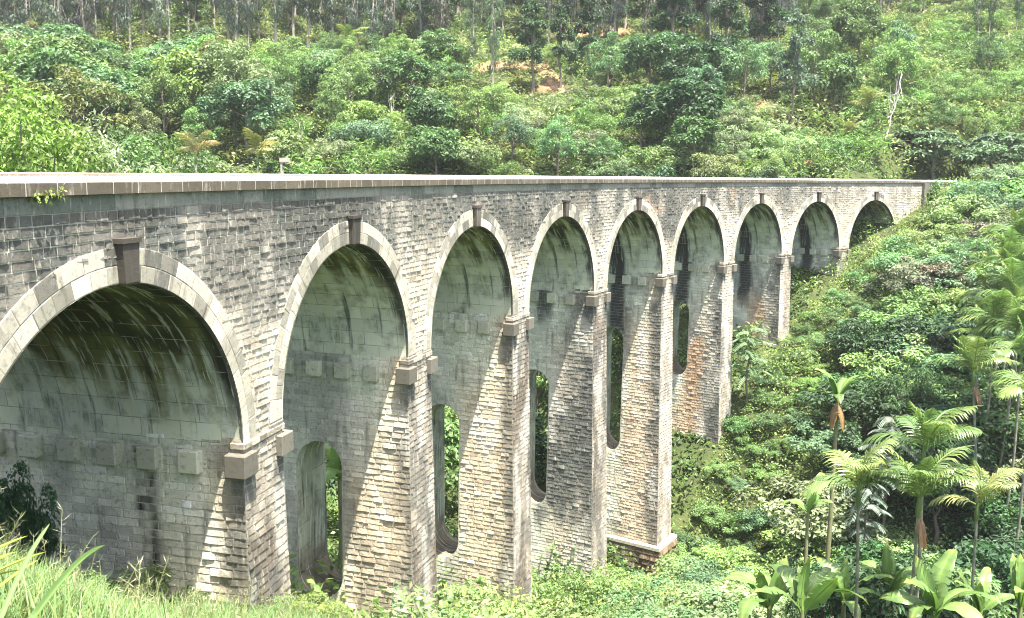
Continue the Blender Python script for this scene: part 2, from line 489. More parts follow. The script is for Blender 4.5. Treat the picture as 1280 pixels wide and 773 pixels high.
a0, a1, b0, b1, am, bm = [x[keep] for x in (a0, a1, b0, b1, am, bm)]
rnd = rng.normal(1, .13, len(a0)).clip(.6, 1.4)
stones(mb, a0, a1, b0, b1, lambda a, b, h: axis(a, h, b), spandrel_tone, h=.008 + .015 * rng.random(len(a0)), seed=2, rnd=rnd)
# smooth string course under the coping
a0 = np.arange(S0, S1 - .9, .9); a1 = a0 + .9; n = len(a0)
tn = lerp(BLUE, np.array([.27, .265, .225]), sstep(.35, .6, fbm(a0 * .5, a0 * 0 + 3, 61, 3)) * .7 + .3 * sstep(60, 80, a0))
stones(mb, a0, a1, np.full(n, -.74), np.full(n, -.452), lambda a, b, h: axis(a, .012 + h * .25, b), tn, h=.006, seed=3, under=0, crisp=False, gap=.01)
# end pilaster of the far abutment
Sx = np.array([90.6, 90.6, 91.5, 91.5]); Ox = np.array([0, .28, .28, 0])
for k in range(3):
    zz = np.array([-6.5, -.46])
    mb.grid(axis(np.repeat(Sx[k:k + 2, None], 2, 1), np.repeat(Ox[k:k + 2, None], 2, 1), zz[None].repeat(2, 0)), tone=GREY, uv=np.stack([np.repeat(Sx[k:k + 2, None], 2, 1), zz[None].repeat(2, 0)], -1), flip=True)
mb.obj('spandrel_wall', MAS, VIA)

# outer (hidden side) wall
mb = MB()
mb.grid(axis(Sg, -W, Z), tone=spandrel_tone(Sg + 200, Z), uv=np.stack([Sg, Z], -1), flip=True)
mb.obj('back_wall', MAS, VIA)

# copings: weathered blocks swept along the curve
def coping(name, prof, tones, sa, sb, parent):
    mb = MB(); s = np.arange(sa, sb + .01, .36)
    for (o0, z0), (o1, z1), t in zip(prof[:-1], prof[1:], tones):
        Sg = np.repeat(s[:, None], 2, 1); O = np.array([[o0, o1]]).repeat(len(s), 0); Zg = np.array([[z0, z1]]).repeat(len(s), 0)
        blk = hash2(np.floor(Sg[:, 0] / .72 + .5), Sg[:, 0] * 0, 3)
        tn = np.asarray(t) * (.82 + .36 * blk[:, None, None]) * np.ones((len(s), 2, 1))
        mb.grid(axis(Sg, O, Zg), tone=tn, uv=np.stack([Sg, Zg + O], -1), flip=True)
    return mb.obj(name, COPM, parent)
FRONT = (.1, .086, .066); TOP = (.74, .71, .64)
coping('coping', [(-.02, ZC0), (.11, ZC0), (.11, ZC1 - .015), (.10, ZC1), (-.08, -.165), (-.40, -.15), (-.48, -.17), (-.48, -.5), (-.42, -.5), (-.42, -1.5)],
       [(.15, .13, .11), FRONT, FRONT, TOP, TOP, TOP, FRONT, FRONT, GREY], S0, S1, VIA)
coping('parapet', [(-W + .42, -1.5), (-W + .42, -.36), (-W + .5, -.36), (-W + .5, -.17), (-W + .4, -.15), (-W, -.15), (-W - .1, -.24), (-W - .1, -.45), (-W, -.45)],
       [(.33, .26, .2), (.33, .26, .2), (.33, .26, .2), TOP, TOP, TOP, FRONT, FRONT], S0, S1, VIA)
# deck, ballast, rails
def sweep(name, prof, mat_, sa, sb, parent, step=.8):
    mb = MB(); s = np.arange(sa, sb + .01, step); p = np.array(prof)
    mb.grid(axis(s[:, None].repeat(len(p), 1), p[None, :, 0].repeat(len(s), 0), p[None, :, 1].repeat(len(s), 0)), tone=(.3, .28, .25),
            uv=np.stack([s[:, None].repeat(len(p), 1), p[None, :, 0].repeat(len(s), 0)], -1), flip=True)
    return mb.obj(name, mat_, parent)
sweep('deck', [(-.43, -1.45), (-W + .43, -1.45)], COPM, S0, S1, VIA)
sweep('ballast', [(-1.6, -1.44), (-2.2, -1.15), (-5.0, -1.15), (-5.6, -1.44)], BALLAST, S0, S1, VIA)
for o_ in (-2.88, -4.36):
    sweep('rail', [(o_ + .035, -1.14), (o_ + .035, -1.0), (o_ - .035, -1.0), (o_ - .035, -1.14)], STEEL, S0, S1, VIA)

# arch barrels, rings and keystones
def barrel_tone(q, ang, arch):
    """q depth, ang 0..pi from the near springing"""
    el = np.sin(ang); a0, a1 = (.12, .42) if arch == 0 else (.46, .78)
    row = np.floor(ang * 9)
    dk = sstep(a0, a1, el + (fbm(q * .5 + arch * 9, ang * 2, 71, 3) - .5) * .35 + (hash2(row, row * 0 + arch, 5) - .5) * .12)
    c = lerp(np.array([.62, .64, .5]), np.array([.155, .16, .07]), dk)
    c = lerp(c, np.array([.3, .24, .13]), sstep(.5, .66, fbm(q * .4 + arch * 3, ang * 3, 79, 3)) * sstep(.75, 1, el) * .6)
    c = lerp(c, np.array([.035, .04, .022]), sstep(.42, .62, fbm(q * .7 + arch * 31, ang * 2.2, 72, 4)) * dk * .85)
    hi = a0 + .1 + .42 * vnoise(q * 4.5 + arch * 7, q * 0, 77); lo = .0 + .22 * vnoise(q * 5.5 + arch * 3, q * 0, 78)
    lime = sstep(lo - .04, lo + .05, el) * sstep(hi + .05, hi - .05, el) * sstep(.42, .56, fbm(q * 3.2 + arch * 5, ang * .8, 73, 3))
    c = lerp(c, np.array([.6, .63, .55]), lime * .8)
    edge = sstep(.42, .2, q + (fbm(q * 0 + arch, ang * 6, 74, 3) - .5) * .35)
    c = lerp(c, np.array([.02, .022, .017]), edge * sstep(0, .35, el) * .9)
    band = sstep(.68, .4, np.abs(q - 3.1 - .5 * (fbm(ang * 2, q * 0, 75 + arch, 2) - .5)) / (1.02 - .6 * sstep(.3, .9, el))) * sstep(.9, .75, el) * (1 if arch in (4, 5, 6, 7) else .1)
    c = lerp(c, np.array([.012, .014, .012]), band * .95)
    return np.clip(c, .01, .64)

def fbox(lo, hi):   # box in (s, out, z) space
    return lambda p: axis(p[..., 0], p[..., 1], p[..., 2])

for i, (c, r) in enumerate(ARCH):
    zc = CROWN - r
    mb = MB(); an = np.linspace(-.02, math.pi + .02, 97); qd = np.concatenate([[-.045], np.linspace(.05, W, 76)])
    A, Q = np.meshgrid(an, qd, indexing='ij')
    Sg = c - r * np.cos(A); Zg = zc + r * np.sin(A)
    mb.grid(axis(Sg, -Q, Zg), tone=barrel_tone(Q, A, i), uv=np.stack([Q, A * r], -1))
    mb.obj('arch_barrel', BAR, VIA, smooth=True)
    # ring: flat band a little proud of the wall, cut into two courses of voussoirs
    mb = MB(); e0, e1 = r - .002, r + .61
    an = np.linspace(-.03, math.pi + .03, 65)
    def rp(A, rr, o): return axis(c - rr * np.cos(A), o, zc + (rr if np.ndim(rr) else rr) * np.sin(A) + .05 * np.sin(A) * ((rr - r) / .61))
    def ringtone(A, rr, seed):
        base = np.broadcast_to(np.array([.46, .425, .35]), A.shape + (3,))
        k = sstep(.45, .62, fbm(A * 5 + i * 20, rr * 1.5, seed, 4)) 
        base = lerp(base, np.array([.27, .26, .21]), k * .85)
        k2 = sstep(.48, .62, fbm(A * 9 + i * 13, rr * .8 + 9, seed + 3, 4)) * sstep(.6, 1, np.sin(A))
        return lerp(base, np.array([.1, .1, .09]), k2 * .85)
    Rr = np.array([e0, e1])
    AA, RR = np.meshgrid(an, Rr, indexing='ij')
    mb.grid(rp(AA, RR, .022), tone=ringtone(AA, RR, 81) * .55, uv=np.stack([AA * r, RR], -1), flip=True)
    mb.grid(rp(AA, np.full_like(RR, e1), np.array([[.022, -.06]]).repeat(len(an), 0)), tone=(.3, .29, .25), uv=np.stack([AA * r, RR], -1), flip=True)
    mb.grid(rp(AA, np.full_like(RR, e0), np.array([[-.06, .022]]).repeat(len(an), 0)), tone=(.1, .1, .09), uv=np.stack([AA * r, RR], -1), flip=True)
    for row, (ra, rb, nv) in enumerate(((r, r + .305, 29), (r + .305, r + .61, 25))):
        ed = np.linspace(0, math.pi, nv + 1)
        for _ in range(1): ed[1:-1] += rng.normal(0, .012, nv - 1)
        t = ringtone((ed[:-1] + ed[1:]) / 2, np.full(nv, ra), 90 + row) * rng.normal(1, .1, nv)[:, None]
        stones(mb, ed[:-1] * r, ed[1:] * r, np.full(nv, ra), np.full(nv, rb), lambda a, bb, h: rp(a / r, bb, .023 + h), t.clip(.03, .66), h=.004, gap=.009, seed=100 + i, jit=.5, under=0, crisp=False)
    # ring feet: plain impost blocks the two neighbouring rings stand on
    for sg in (-1, 1):
        lo = np.array([c + sg * (r + .305) - .335, -.05, zc - .14]); hi = np.array([c + sg * (r + .305) + .335, .05, zc - .03])
        mb.box(lo, hi, fbox(lo, hi), tone=(.18, .168, .14), bev=.015)
    ro = mb.obj('arch_ring', RING, VIA)
    # keystone
    mb = MB(); kz0, kz1 = CROWN - .03, -1.24
    V = []
    for z, hw, o in ((kz0, .19, .16), (kz0 + .04, .2, .175), (kz1 - .1, .25, .175), (kz1 - .09, .29, .2), (kz1, .29, .2)):
        V += [axis(c + KOFF[i] - hw, .0, z), axis(c + KOFF[i] - hw, o, z), axis(c + KOFF[i] + hw, o, z), axis(c + KOFF[i] + hw, .0, z)]
    Qk = []
    for l in range(4):
        for k in range(3): Qk.append([l * 4 + k, l * 4 + k + 1, l * 4 + k + 5, l * 4 + k + 4])
    Qk += [[3, 2, 1, 0], [16, 17, 18, 19]]
    mb.add(np.array(V), Q=Qk, tone=np.array([.07, .062, .052]) * rng.uniform(.8, 1.25), uv=np.array([[k % 4 * .3, k // 4 * .2] for k in range(20)]) + i * 3)
    mb.obj('keystone', KEYM, ro)

# ------------------------------------------------------------------ piers
SLOTS = {2: (-9.35, -15.1), 3: (-10.45, -17.75), 4: (-10.85, -18.7), 5: (-9.9, -18.3), 6: (-9.3, -15.0)}   # top, bottom of the through opening
SQ0, SQ1 = 2.5, 4.28
def side_tone(q, z, p, rnd=None):
    q = np.asarray(q, float); z = np.asarray(z, float)
    t = TAN if p in (1, 2, 3, 5) else (CREAM * .95)
    c = np.broadcast_to(t, q.shape + (3,))
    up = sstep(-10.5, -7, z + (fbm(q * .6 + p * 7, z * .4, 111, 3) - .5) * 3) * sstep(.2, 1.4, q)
    c = lerp(c, np.array([.64, .66, .53]), np.maximum(up, sstep(1.8, 3.2, q)) * .9)  # pale cement, made lighter in colour to lift the shaded inner wall
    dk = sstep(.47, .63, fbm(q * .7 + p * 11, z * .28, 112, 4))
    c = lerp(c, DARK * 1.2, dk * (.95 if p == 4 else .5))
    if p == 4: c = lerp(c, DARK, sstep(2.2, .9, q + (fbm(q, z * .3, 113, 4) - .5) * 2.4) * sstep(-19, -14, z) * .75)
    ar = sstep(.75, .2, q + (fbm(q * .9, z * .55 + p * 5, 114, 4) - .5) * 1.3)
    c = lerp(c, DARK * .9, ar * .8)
    if p in (5, 6, 7):
        ru = sstep(.48, .62, fbm(q * .5 + 3, z * .22 + p * 4, 115, 3)) * sstep(.6, 1.8, q) * sstep(-9, -11, z) * (.6 if p >= 6 else .25)
        c = lerp(c, RUST, ru)
    wh = sstep(.56, .68, fbm(q * .9 + p * 3, z * .35, 116, 4))
    c = lerp(c, np.array([.6, .57, .5]), wh * .5)
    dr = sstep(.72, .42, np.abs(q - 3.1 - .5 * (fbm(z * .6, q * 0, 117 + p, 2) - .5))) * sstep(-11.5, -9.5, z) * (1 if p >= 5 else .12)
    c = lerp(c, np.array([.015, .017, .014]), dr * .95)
    if p == 1:
        k = np.exp(-((q - 2.35 - .15 * (vnoise(z * 1.5, z * 0, 7) - .5)) / .13) ** 2) * sstep(-6.9, -7.3, z) * sstep(-11, -9.5, z)
        k2 = np.exp(-((q - 2.75) / .09) ** 2) * sstep(-6.3, -6.6, z) * sstep(-8.8, -8.2, z)
        c = lerp(c, np.array([.012, .013, .011]), np.maximum(k, k2))
    if rnd is not None: c = c * rnd[:, None]
    return np.clip(c, .012, .66)
def front_tone(x, z, p, rnd=None):
    x = np.asarray(x, float); z = np.asarray(z, float)
    c = lerp(BROWN, CREAM, sstep(.4, .62, fbm(x * .9 + p * 5, z * .3, 121, 4)) * .4 + (.4 if p >= 5 else 0))
    c = lerp(c, DARK, sstep(.5, .66, fbm(x * 1.3 + p * 3, z * .5, 122, 4)) * .6)
    c = lerp(c, DARK * .7, sstep(-8.3, -7.2, z) * sstep(.25, .6, np.abs(x)) * .75 * sstep(-6.4, -7, z))
    c = lerp(c, np.array([.6, .57, .5]), sstep(.58, .68, fbm(x * 1.5 + p, z * .35, 123, 3)) * .4)
    if rnd is not None: c = c * rnd[:, None]
    return np.clip(c, .02, .66)

corb_mesh = None
for p in range(1, 9):
    sm = PM[p]; th = HD + K * sm
    o = axis(sm, 0, 0); fw = np.array([math.sin(th), math.cos(th), 0]); inn = np.array([-math.cos(th), math.sin(th), 0]); upv = np.array([0, 0, 1.])
    def PF(x, q, z):
        x, q, z = np.broadcast_arrays(x, q, z)
        return o + x[..., None] * fw + q[..., None] * inn + z[..., None] * upv
    gp = [o + q_ * inn for q_ in (-1, 3.6, 8)]
    zb = min(terrain(g_[0], g_[1]) for g_ in gp) - 2.0
    hw = lambda z: HW + SB * (ZSPR - z)
    qf = lambda z: -FB * (ZSPR - z) - .0
    qb = lambda z: W + FB * (ZSPR - z)
    mb = MB()
    st_, sb_ = SLOTS.get(p, (None, None))
    R_ = (SQ1 - SQ0) / 2; qm = (SQ0 + SQ1) / 2
    # height samples incl. the round ends of the slot
    zs = np.arange(zb, ZSPR, .3)
    if st_ is not None:
        an = np.linspace(0, math.pi / 2, 9)
        zs = np.concatenate([zs, st_ - R_ + R_ * np.sin(an), sb_ + R_ - R_ * np.sin(an)])
    zs = np.unique(np.concatenate([zs, [ZSPR]]).round(4))
    def slot(z):
        """half width of the slot opening at height z"""
        if st_ is None: return np.zeros_like(z)
        h = np.where(z > st_ - R_, np.sqrt(np.maximum(R_ ** 2 - (z - (st_ - R_)) ** 2, 0)), np.where(z < sb_ + R_, np.sqrt(np.maximum(R_ ** 2 - (z - (sb_ + R_)) ** 2, 0)), R_))
        return np.where((z > st_) | (z < sb_), 0, h)
    hs = slot(zs)
    for sg in (-1, 1):
        for (qa, qe) in ((qf(zs), qm - hs), (qm + hs, qb(zs))):
            fr = np.linspace(0, 1, 9)
            Qg = qa[:, None] + (qe - qa)[:, None] * fr[None]; Zg = np.repeat(zs[:, None], 9, 1)
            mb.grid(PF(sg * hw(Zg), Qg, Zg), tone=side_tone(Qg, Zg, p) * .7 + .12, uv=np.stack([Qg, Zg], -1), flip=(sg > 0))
    for qq, fl in ((qf, True), (qb, False)):
        Xg = np.linspace(-1, 1, 5)[None] * hw(zs)[:, None]; Zg = np.repeat(zs[:, None], 5, 1)
        mb.grid(PF(Xg, qq(Zg), Zg), tone=front_tone(Xg, Zg, p) * .7 + .13, uv=np.stack([Xg, Zg], -1), flip=fl)
    # top cap ledge
    mb.grid(PF(np.array([[-1., 1], [-1, 1]]) * hw(ZSPR), np.array([[0, 0], [W, W]]), np.full((2, 2), ZSPR)), tone=GREY)
    # stones on the side that faces up the valley and on the front
    a0, a1, b0, b1 = courses(lambda z: qf(z), lambda z: qb(z), zb + 1, ZSPR, .2, .34, .62, 300 + p)
    bm, am = (b0 + b1) / 2, (a0 + a1) / 2
    sl = slot(bm) + (np.abs(bm - bm) + .04); has = slot(bm) > 0
    cut = has & (a0 < qm + sl) & (a1 > qm - sl)
    left = cut & (a0 < qm - sl - .08); right = cut & (a1 > qm + sl + .08)
    A0 = np.concatenate([a0[~cut], a0[left], (qm + sl)[right]]); A1 = np.concatenate([a1[~cut], (qm - sl)[left], a1[right]])
    B0 = np.concatenate([b0[~cut], b0[left], b0[right]]); B1 = np.concatenate([b1[~cut], b1[left], b1[right]])
    am, bm = (A0 + A1) / 2, (B0 + B1) / 2
    rnd = rng.normal(1, .12, len(A0)).clip(.6, 1.4)
    hh = .007 * np.where(am > 2.3, .35, 1.0) * sstep(5.8, 9.5, -bm + .8) + .005 + .012 * rng.random(len(am)) ** 2
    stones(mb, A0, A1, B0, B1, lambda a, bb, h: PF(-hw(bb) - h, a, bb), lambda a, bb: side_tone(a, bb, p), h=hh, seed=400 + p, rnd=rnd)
    a0, a1, b0, b1 = courses(lambda z: -hw(z), lambda z: hw(z), zb + 1, ZSPR, .2, .3, .55, 500 + p)
    am, bm = (a0 + a1) / 2, (b0 + b1) / 2
    stones(mb, a0, a1, b0, b1, lambda a, bb, h: PF(a, qf(bb) - h, bb), lambda a, bb: front_tone(a, bb, p), h=.014, seed=600 + p, rnd=rng.normal(1, .13, len(a0)).clip(.6, 1.4))
    # two corbelled courses under the ring feet
    for zt, ov in ((-6.22, .05), (-6.42, .02)):
        lo = np.array([-HW - ov - .004, -ov - .01, zt - .17]); hi = np.array([HW + ov + .004, .5, zt])
        a0 = np.arange(-1, 1, .38) * 1.0
        for x_ in a0:
            l_ = np.array([max(x_, -1) * HW - ov * (x_ <= -.99), -.012 - ov - .02 * rng.random(), zt - .16]); h_ = np.array([min(x_ + .36, 1) * HW + ov * (x_ + .38 >= 1), .3, zt])
            mb.box(l_, h_, lambda P_: PF(P_[..., 0], P_[..., 1], P_[..., 2]), tone=CREAM * rng.uniform(.3, .9), bev=.02)
    pier = mb.obj('pier', MAS, VIA)
    if st_ is not None:
        mb = MB(); n = len(zs); k = np.nonzero(hs > 0)[0]
        zc_ = np.concatenate([[sb_], zs[k], [st_]]); hc = np.concatenate([[0], hs[k], [0]])
        xs = np.linspace(-1, 1, 5)
        for sg in (-1, 1):
            Xg = xs[None] * hw(zc_)[:, None]; Zg = np.repeat(zc_[:, None], 5, 1); Qg = np.repeat((qm + sg * hc)[:, None], 5, 1)
            tn = lerp(np.array([.42, .44, .33]), np.array([.24, .2, .14]), sstep(sb_ + 2.4, sb_ + .5, Zg + (fbm(Xg * 2, Zg, 131 + p, 3) - .5) * 1.5))
            tn = lerp(tn, np.array([.08, .085, .075]), sstep(.5, .7, fbm(Xg * 2 + p, Zg * .4, 133, 4)) * .6)
            mb.grid(PF(Xg, Qg, Zg), tone=tn, uv=np.stack([Xg, Zg], -1), flip=(sg < 0))
        mb.obj('slot_lining', SLOT, pier, smooth=True)
    if p in (5, 7):
        zt = -24.1 if p == 5 else -13.6
        mb = MB(); e = .3
        def ring_box(z0, z1, e, tone, h, seed):
            X1, Q0, Q1 = hw(z0) + e, qf(z0) - e, qb(z0) + e
            lo = np.array([-X1, Q0, z0]); hi = np.array([X1, Q1, z1])
            mb.box(lo, hi, lambda P_: PF(P_[..., 0], P_[..., 1], P_[..., 2]), tone=tone, bev=.03)
            if h:
                a0, a1, b0, b1 = courses(lambda z: Q0, lambda z: Q1, z0, z1, .36, .4, .9, seed)
                stones(mb, a0, a1, b0, b1, lambda a, bb, hh_: PF(-X1 - hh_, a, bb), rng.uniform(.4, 1.2, (len(a0), 1)) * np.array([.17, .125, .08]), h=h, seed=seed)
                a0, a1, b0, b1 = courses(lambda z: -X1, lambda z: X1, z0, z1, .36, .4, .9, seed + 1)
                stones(mb, a0, a1, b0, b1, lambda a, bb, hh_: PF(a, Q0 - hh_, bb), rng.uniform(.5, 1.2, (len(a0), 1)) * np.array([.18, .13, .085]), h=h, seed=seed + 1)
        ring_box(zt - .26, zt, .34, np.array([.42, .385, .31]), 0, 1)
        ring_box(zt - 6, zt - .262, .2, np.array([.1, .075, .05]), .05, 700 + p)
        mb.obj('plinth', MAS, pier)
    # corbels: rows of centring stones along both sides
    def corbel(lo, hi, tn):
        m = MB(); m.box(np.array(lo), np.array(hi), lambda P_: PF(P_[..., 0], P_[..., 1], P_[..., 2]), tone=tn, bev=.02)
        m.obj('corbel', CORB, pier)
    CT = np.array([.46, .46, .36])
    for k in range(7):
        q_ = k * 1.1 + .2 if k else .03
        tn = CT * rng.uniform(.75, 1.25) if k else np.array([.11, .104, .086])
        if k == 0:
            corbel((-hw(-7) - .24, -.2, -7.0), (-HW + .34, .34, -6.46), tn)
            corbel((HW - .34, -.2, -6.99), (hw(-7) + .24, .34, -6.46), np.array([.14, .132, .11]))
        else:
            corbel((-hw(-7) - .22, q_ - .26, -7.0), (-HW + .1, q_ + .26, -6.46), tn)
            if k < 3: corbel((HW - .1, q_ - .26, -7.0), (hw(-7) + .22, q_ + .26, -6.46), tn)
# ------------------------------------------------------------------ vegetation: building blocks
def unit(v): return v / (np.linalg.norm(v, axis=-1, keepdims=True) + 1e-9)

def leaves(mb, C, Nn, L, Wd, tone, r, droop=.3, fold=.15):
    n = len(C); Nn = unit(Nn)
    t = r.normal(0, 1, (n, 3)); t[:, 2] -= droop * 2
    t = unit(t - (t * Nn).sum(1, keepdims=True) * Nn); bb = np.cross(Nn, t)
    L = np.broadcast_to(L, (n,))[:, None] * r.uniform(.65, 1.3, (n, 1)); Wd = np.broadcast_to(Wd, (n,))[:, None] * r.uniform(.7, 1.25, (n, 1))
    mid = C + t * L * .45 + Nn * L * fold * .3
    tip = C + t * L; tip[:, 2] -= L[:, 0] * droop * .25
    V = np.stack([C, mid + bb * Wd * .5, tip, mid - bb * Wd * .5], 1)
    mb.add(V.reshape(-1, 3), Q=np.arange(4 * n).reshape(n, 4), tone=np.repeat(tone, 4, 0))

def leaf_tone(n, r, base=1.0, var=.22, yellow=.14):
    k = np.exp(r.normal(0, var, n)) * base; y = r.random(n) ** 3 * yellow
    return np.stack([k * (1 + y * 1.2), k * (1 + y * .3), k * (1 - y * .4)], -1)

def clumped(mb, centre, rad, ncl, nlf, L, Wd, r, rc=(.26, .42), zlow=-.45, shell=(.5, 1.0), flat=.72, droop=.3, up=.55, var=.22, core=.0):
    centre = np.asarray(centre, float); rad = np.asarray(rad, float); cs = []
    for k in range(ncl):
        while True:
            d = unit(r.normal(0, 1, 3))
            if d[2] > zlow: break
        c = centre + d * rad * r.uniform(*shell); rr = r.uniform(*rc) * rad.mean()
        cs.append(c); n = int(nlf * r.uniform(.6, 1.4))
        e = unit(r.normal(0, 1, (n, 3)) + d * .35 + np.array([0, 0, .35]))
        P = c + e * (rr * r.uniform(.45, 1.0, (n, 1)) ** .7) * np.array([1, 1, flat])
        Nn = e * .6 + np.array([0, 0, up]) + r.normal(0, .45, (n, 3))
        leaves(mb, P, Nn, L, Wd, leaf_tone(n, r, math.exp(r.normal(0, .16)), var), r, droop)
    return np.array(cs)

def limbs(mb, base, top, r0, cs, r, n=7, tone=(1, 1, 1), wob=.12):
    base = np.asarray(base, float); top = np.asarray(top, float); H = np.linalg.norm(top - base)
    t = np.linspace(0, 1, 9)[:, None]; p = base + (top - base) * t
    p[1:-1, :2] += r.normal(0, wob, (7, 2)) * H * .12
    mb.tube(p, r0 * (1 - .72 * t[:, 0]) * (1 + .5 * np.exp(-t[:, 0] * 14)), 8, tone)
    if len(cs):
        for c in cs[r.permutation(len(cs))[:n]]:
            k = r.integers(3, 8); a = p[k]; s = np.linspace(0, 1, 6)[:, None]
            q = a + (c - a) * s; q[:, 2] += np.sin(s[:, 0] * math.pi) * .08 * H * r.uniform(-.3, 1)
            mb.tube(q, r0 * .42 * (1 - .8 * s[:, 0]), 5, tone)

PROTO = {}
def proto(kind, f, n, leafmat=LEAF):
    L = []
    for i in range(n):
        r = np.random.default_rng(sum(ord(q) * (j + 3) for j, q in enumerate(kind)) * 10 + i)
        t, c, H = f(r, i)
        L.append((t.mesh(kind + '_trunk', BARK, True) if t else None, c.mesh(kind + '_crown', leafmat) if c else None, H))
    PROTO[kind] = L

def f_broad(r, i):
    t, c = MB(), MB(); H = 9.0; w = r.uniform(3.0, 3.7)
    cs = clumped(c, (0, 0, 5.7), (w, w, 3.1), 30, 115, .5, .25, r, zlow=-.55)
    limbs(t, (0, 0, -.8), (0, 0, 6.5), .2, cs, r, 10); return t, c, H
def f_near(r, i):      # big crown with small leaves, for trees close behind the parapet
    t, c = MB(), MB()
    cs = clumped(c, (0, 0, 11.2), (4.3, 4.3, 4.6), 75, 170, .27, .13, r, rc=(.16, .3), zlow=-.6, shell=(.45, 1.0))
    limbs(t, (0, 0, -.8), (0, 0, 12.5), .3, cs, r, 14); return t, c, 16.0
def f_fine(r, i):      # finer, feathery crown
    t, c = MB(), MB(); w = r.uniform(2.7, 3.3)
    cs = clumped(c, (0, 0, 5.5), (w, w, 3.4), 40, 120, .34, .13, r, rc=(.2, .36), zlow=-.6, droop=.5)
    limbs(t, (0, 0, -.8), (0, 0, 6.5), .17, cs, r, 10); return t, c, 9.0
def f_tall(r, i):      # tall forest tree with layered crown
    t, c = MB(), MB(); cs = []
    for k in range(4):
        cs.append(clumped(c, (r.normal(0, .5), r.normal(0, .5), 5.5 + k * 2.2), (2.7 - k * .45, 2.7 - k * .45, 1.5), 11, 105, .46, .22, r))
    limbs(t, (0, 0, -.8), (0, 0, 12.5), .24, np.concatenate(cs), r, 12); return t, c, 14.0
def f_euc(r, i):       # slender pale trunk, sparse drooping crown
    t, c = MB(), MB(); H = 20.0; cs = []
    lean = r.normal(0, .5, 2)
    for k in range(18):
        z = 5 + k * .78 + r.normal(0, .4); a = r.random() * 6.28; d = r.uniform(.5, 2.3) * (1.1 - .45 * abs(k - 8) / 10)
        cc = np.array([math.cos(a) * d + lean[0] * z / H, math.sin(a) * d + lean[1] * z / H, z]); cs.append(cc)
        n = int(150 * r.uniform(.6, 1.3)); e = unit(r.normal(0, 1, (n, 3))); P = cc + e * r.uniform(.3, 1.25, (n, 1)) * np.array([1, 1, .95])
        leaves(c, P, e + r.normal(0, .5, (n, 3)), .5, .13, leaf_tone(n, r, math.exp(r.normal(0, .15))), r, droop=1.2)
    limbs(t, (0, 0, -1), (lean[0], lean[1], 18.8), .19, np.array(cs), r, 11, wob=.05); return t, c, H
def f_flat(r, i):      # wide flat-topped tree in tiers
    t, c = MB(), MB(); cs = []
    for k, (z, w) in enumerate(((3.2, 4.6), (4.3, 3.9), (5.3, 2.4))):
        cs.append(clumped(c, (r.normal(0, .4), r.normal(0, .4), z), (w, w, .55), 20, 100, .42, .2, r, rc=(.16, .26), zlow=-.3, flat=.4, shell=(.3, 1)))
    limbs(t, (0, 0, -.8), (0, 0, 4.8), .2, np.concatenate(cs), r, 14); return t, c, 6.0
def f_shrub(r, i):
    t, c = MB(), MB(); w = 1.75
    cs = clumped(c, (0, 0, .75), (w, w, 1.15), 24, 165, .16, .078, r, rc=(.22, .4), zlow=-.25, shell=(.35, 1.0), droop=.25, up=.5)
    limbs(t, (0, 0, -.5), (0, 0, 1.2), .05, cs, r, 9); return t, c, 2.2
def f_fineshrub(r, i):
    t, c = MB(), MB(); w = 1.6
    cs = clumped(c, (0, 0, .9), (w, w, 1.3), 26, 125, .15, .06, r, rc=(.16, .34), zlow=-.3, shell=(.35, 1.05), droop=.4)
    limbs(t, (0, 0, -.5), (0, 0, 1.4), .045, cs, r, 12); return t, c, 2.5
def f_herb(r, i):      # upright leafy stems (tall weeds, ginger, young banana)
    c = MB()
    for k in range(34):
        a = r.random() * 6.28; d = r.random() ** .5 * 1.3; h = r.uniform(.9, 2.1); n = 26
        s = r.random(n) ** .8; P = np.stack([math.cos(a) * d * (1 + s * .35), math.sin(a) * d * (1 + s * .35), s * h], -1) + r.normal(0, .09, (n, 3))
        leaves(c, P, r.normal(0, .6, (n, 3)) + np.array([0, 0, .8]), .42, .1, leaf_tone(n, r, math.exp(r.normal(0, .15))), r, droop=.35)
    return None, c, 2.1
def f_compound(r, i):  # young tree with tiers of long pinnate leaves
    t, c = MB(), MB(); H = 5.0
    for k in range(22):
        z = 2.0 + k * .14 + r.normal(0, .08); a = k * 2.4 + r.normal(0, .3); L = r.uniform(1.0, 1.6) * (1 - .25 * (k / 22))
        s = np.linspace(.15, 1, 13); el = r.uniform(.1, .6)
        px = np.stack([np.cos(a) * s * L, np.sin(a) * s * L, z + s * L * el - s * s * L * .55], -1)
        side = np.array([-math.sin(a), math.cos(a), 0])
        for sg in (-1, 1):
            P = px; Nn = np.array([0, 0, 1.]) + r.normal(0, .25, (13, 3)); n = 13
            tt = unit(side * sg + np.array([math.cos(a), math.sin(a), 0]) * .45 + np.array([0, 0, -.35])); bb = np.cross(np.array([0, 0, 1.]), tt)
            Ln = (.42 * (1 - .45 * s))[:, None]; mid = P + tt * Ln * .5
            V = np.stack([P, mid + bb * .065, P + tt * Ln + np.array([0, 0, -.05]), mid - bb * .065], 1)
            c.add(V.reshape(-1, 3), Q=np.arange(4 * n).reshape(n, 4), tone=np.repeat(leaf_tone(n, r), 4, 0))
    limbs(t, (0, 0, -.6), (0, 0, 4.8), .09, np.zeros((0, 3)), r); return t, c, H
def f_bare(r, i):
    t = MB(); H = 8.0; cs = []
    for k in range(16): 
        a = r.random() * 6.28; cs.append([math.cos(a) * r.uniform(.6, 1.8), math.sin(a) * r.uniform(.6, 1.8), r.uniform(4.2, 8.4)])
    limbs(t, (0, 0, -.6), (.5, .2, 7.6), .13, np.array(cs), r, 14, wob=.1); return t, None, H
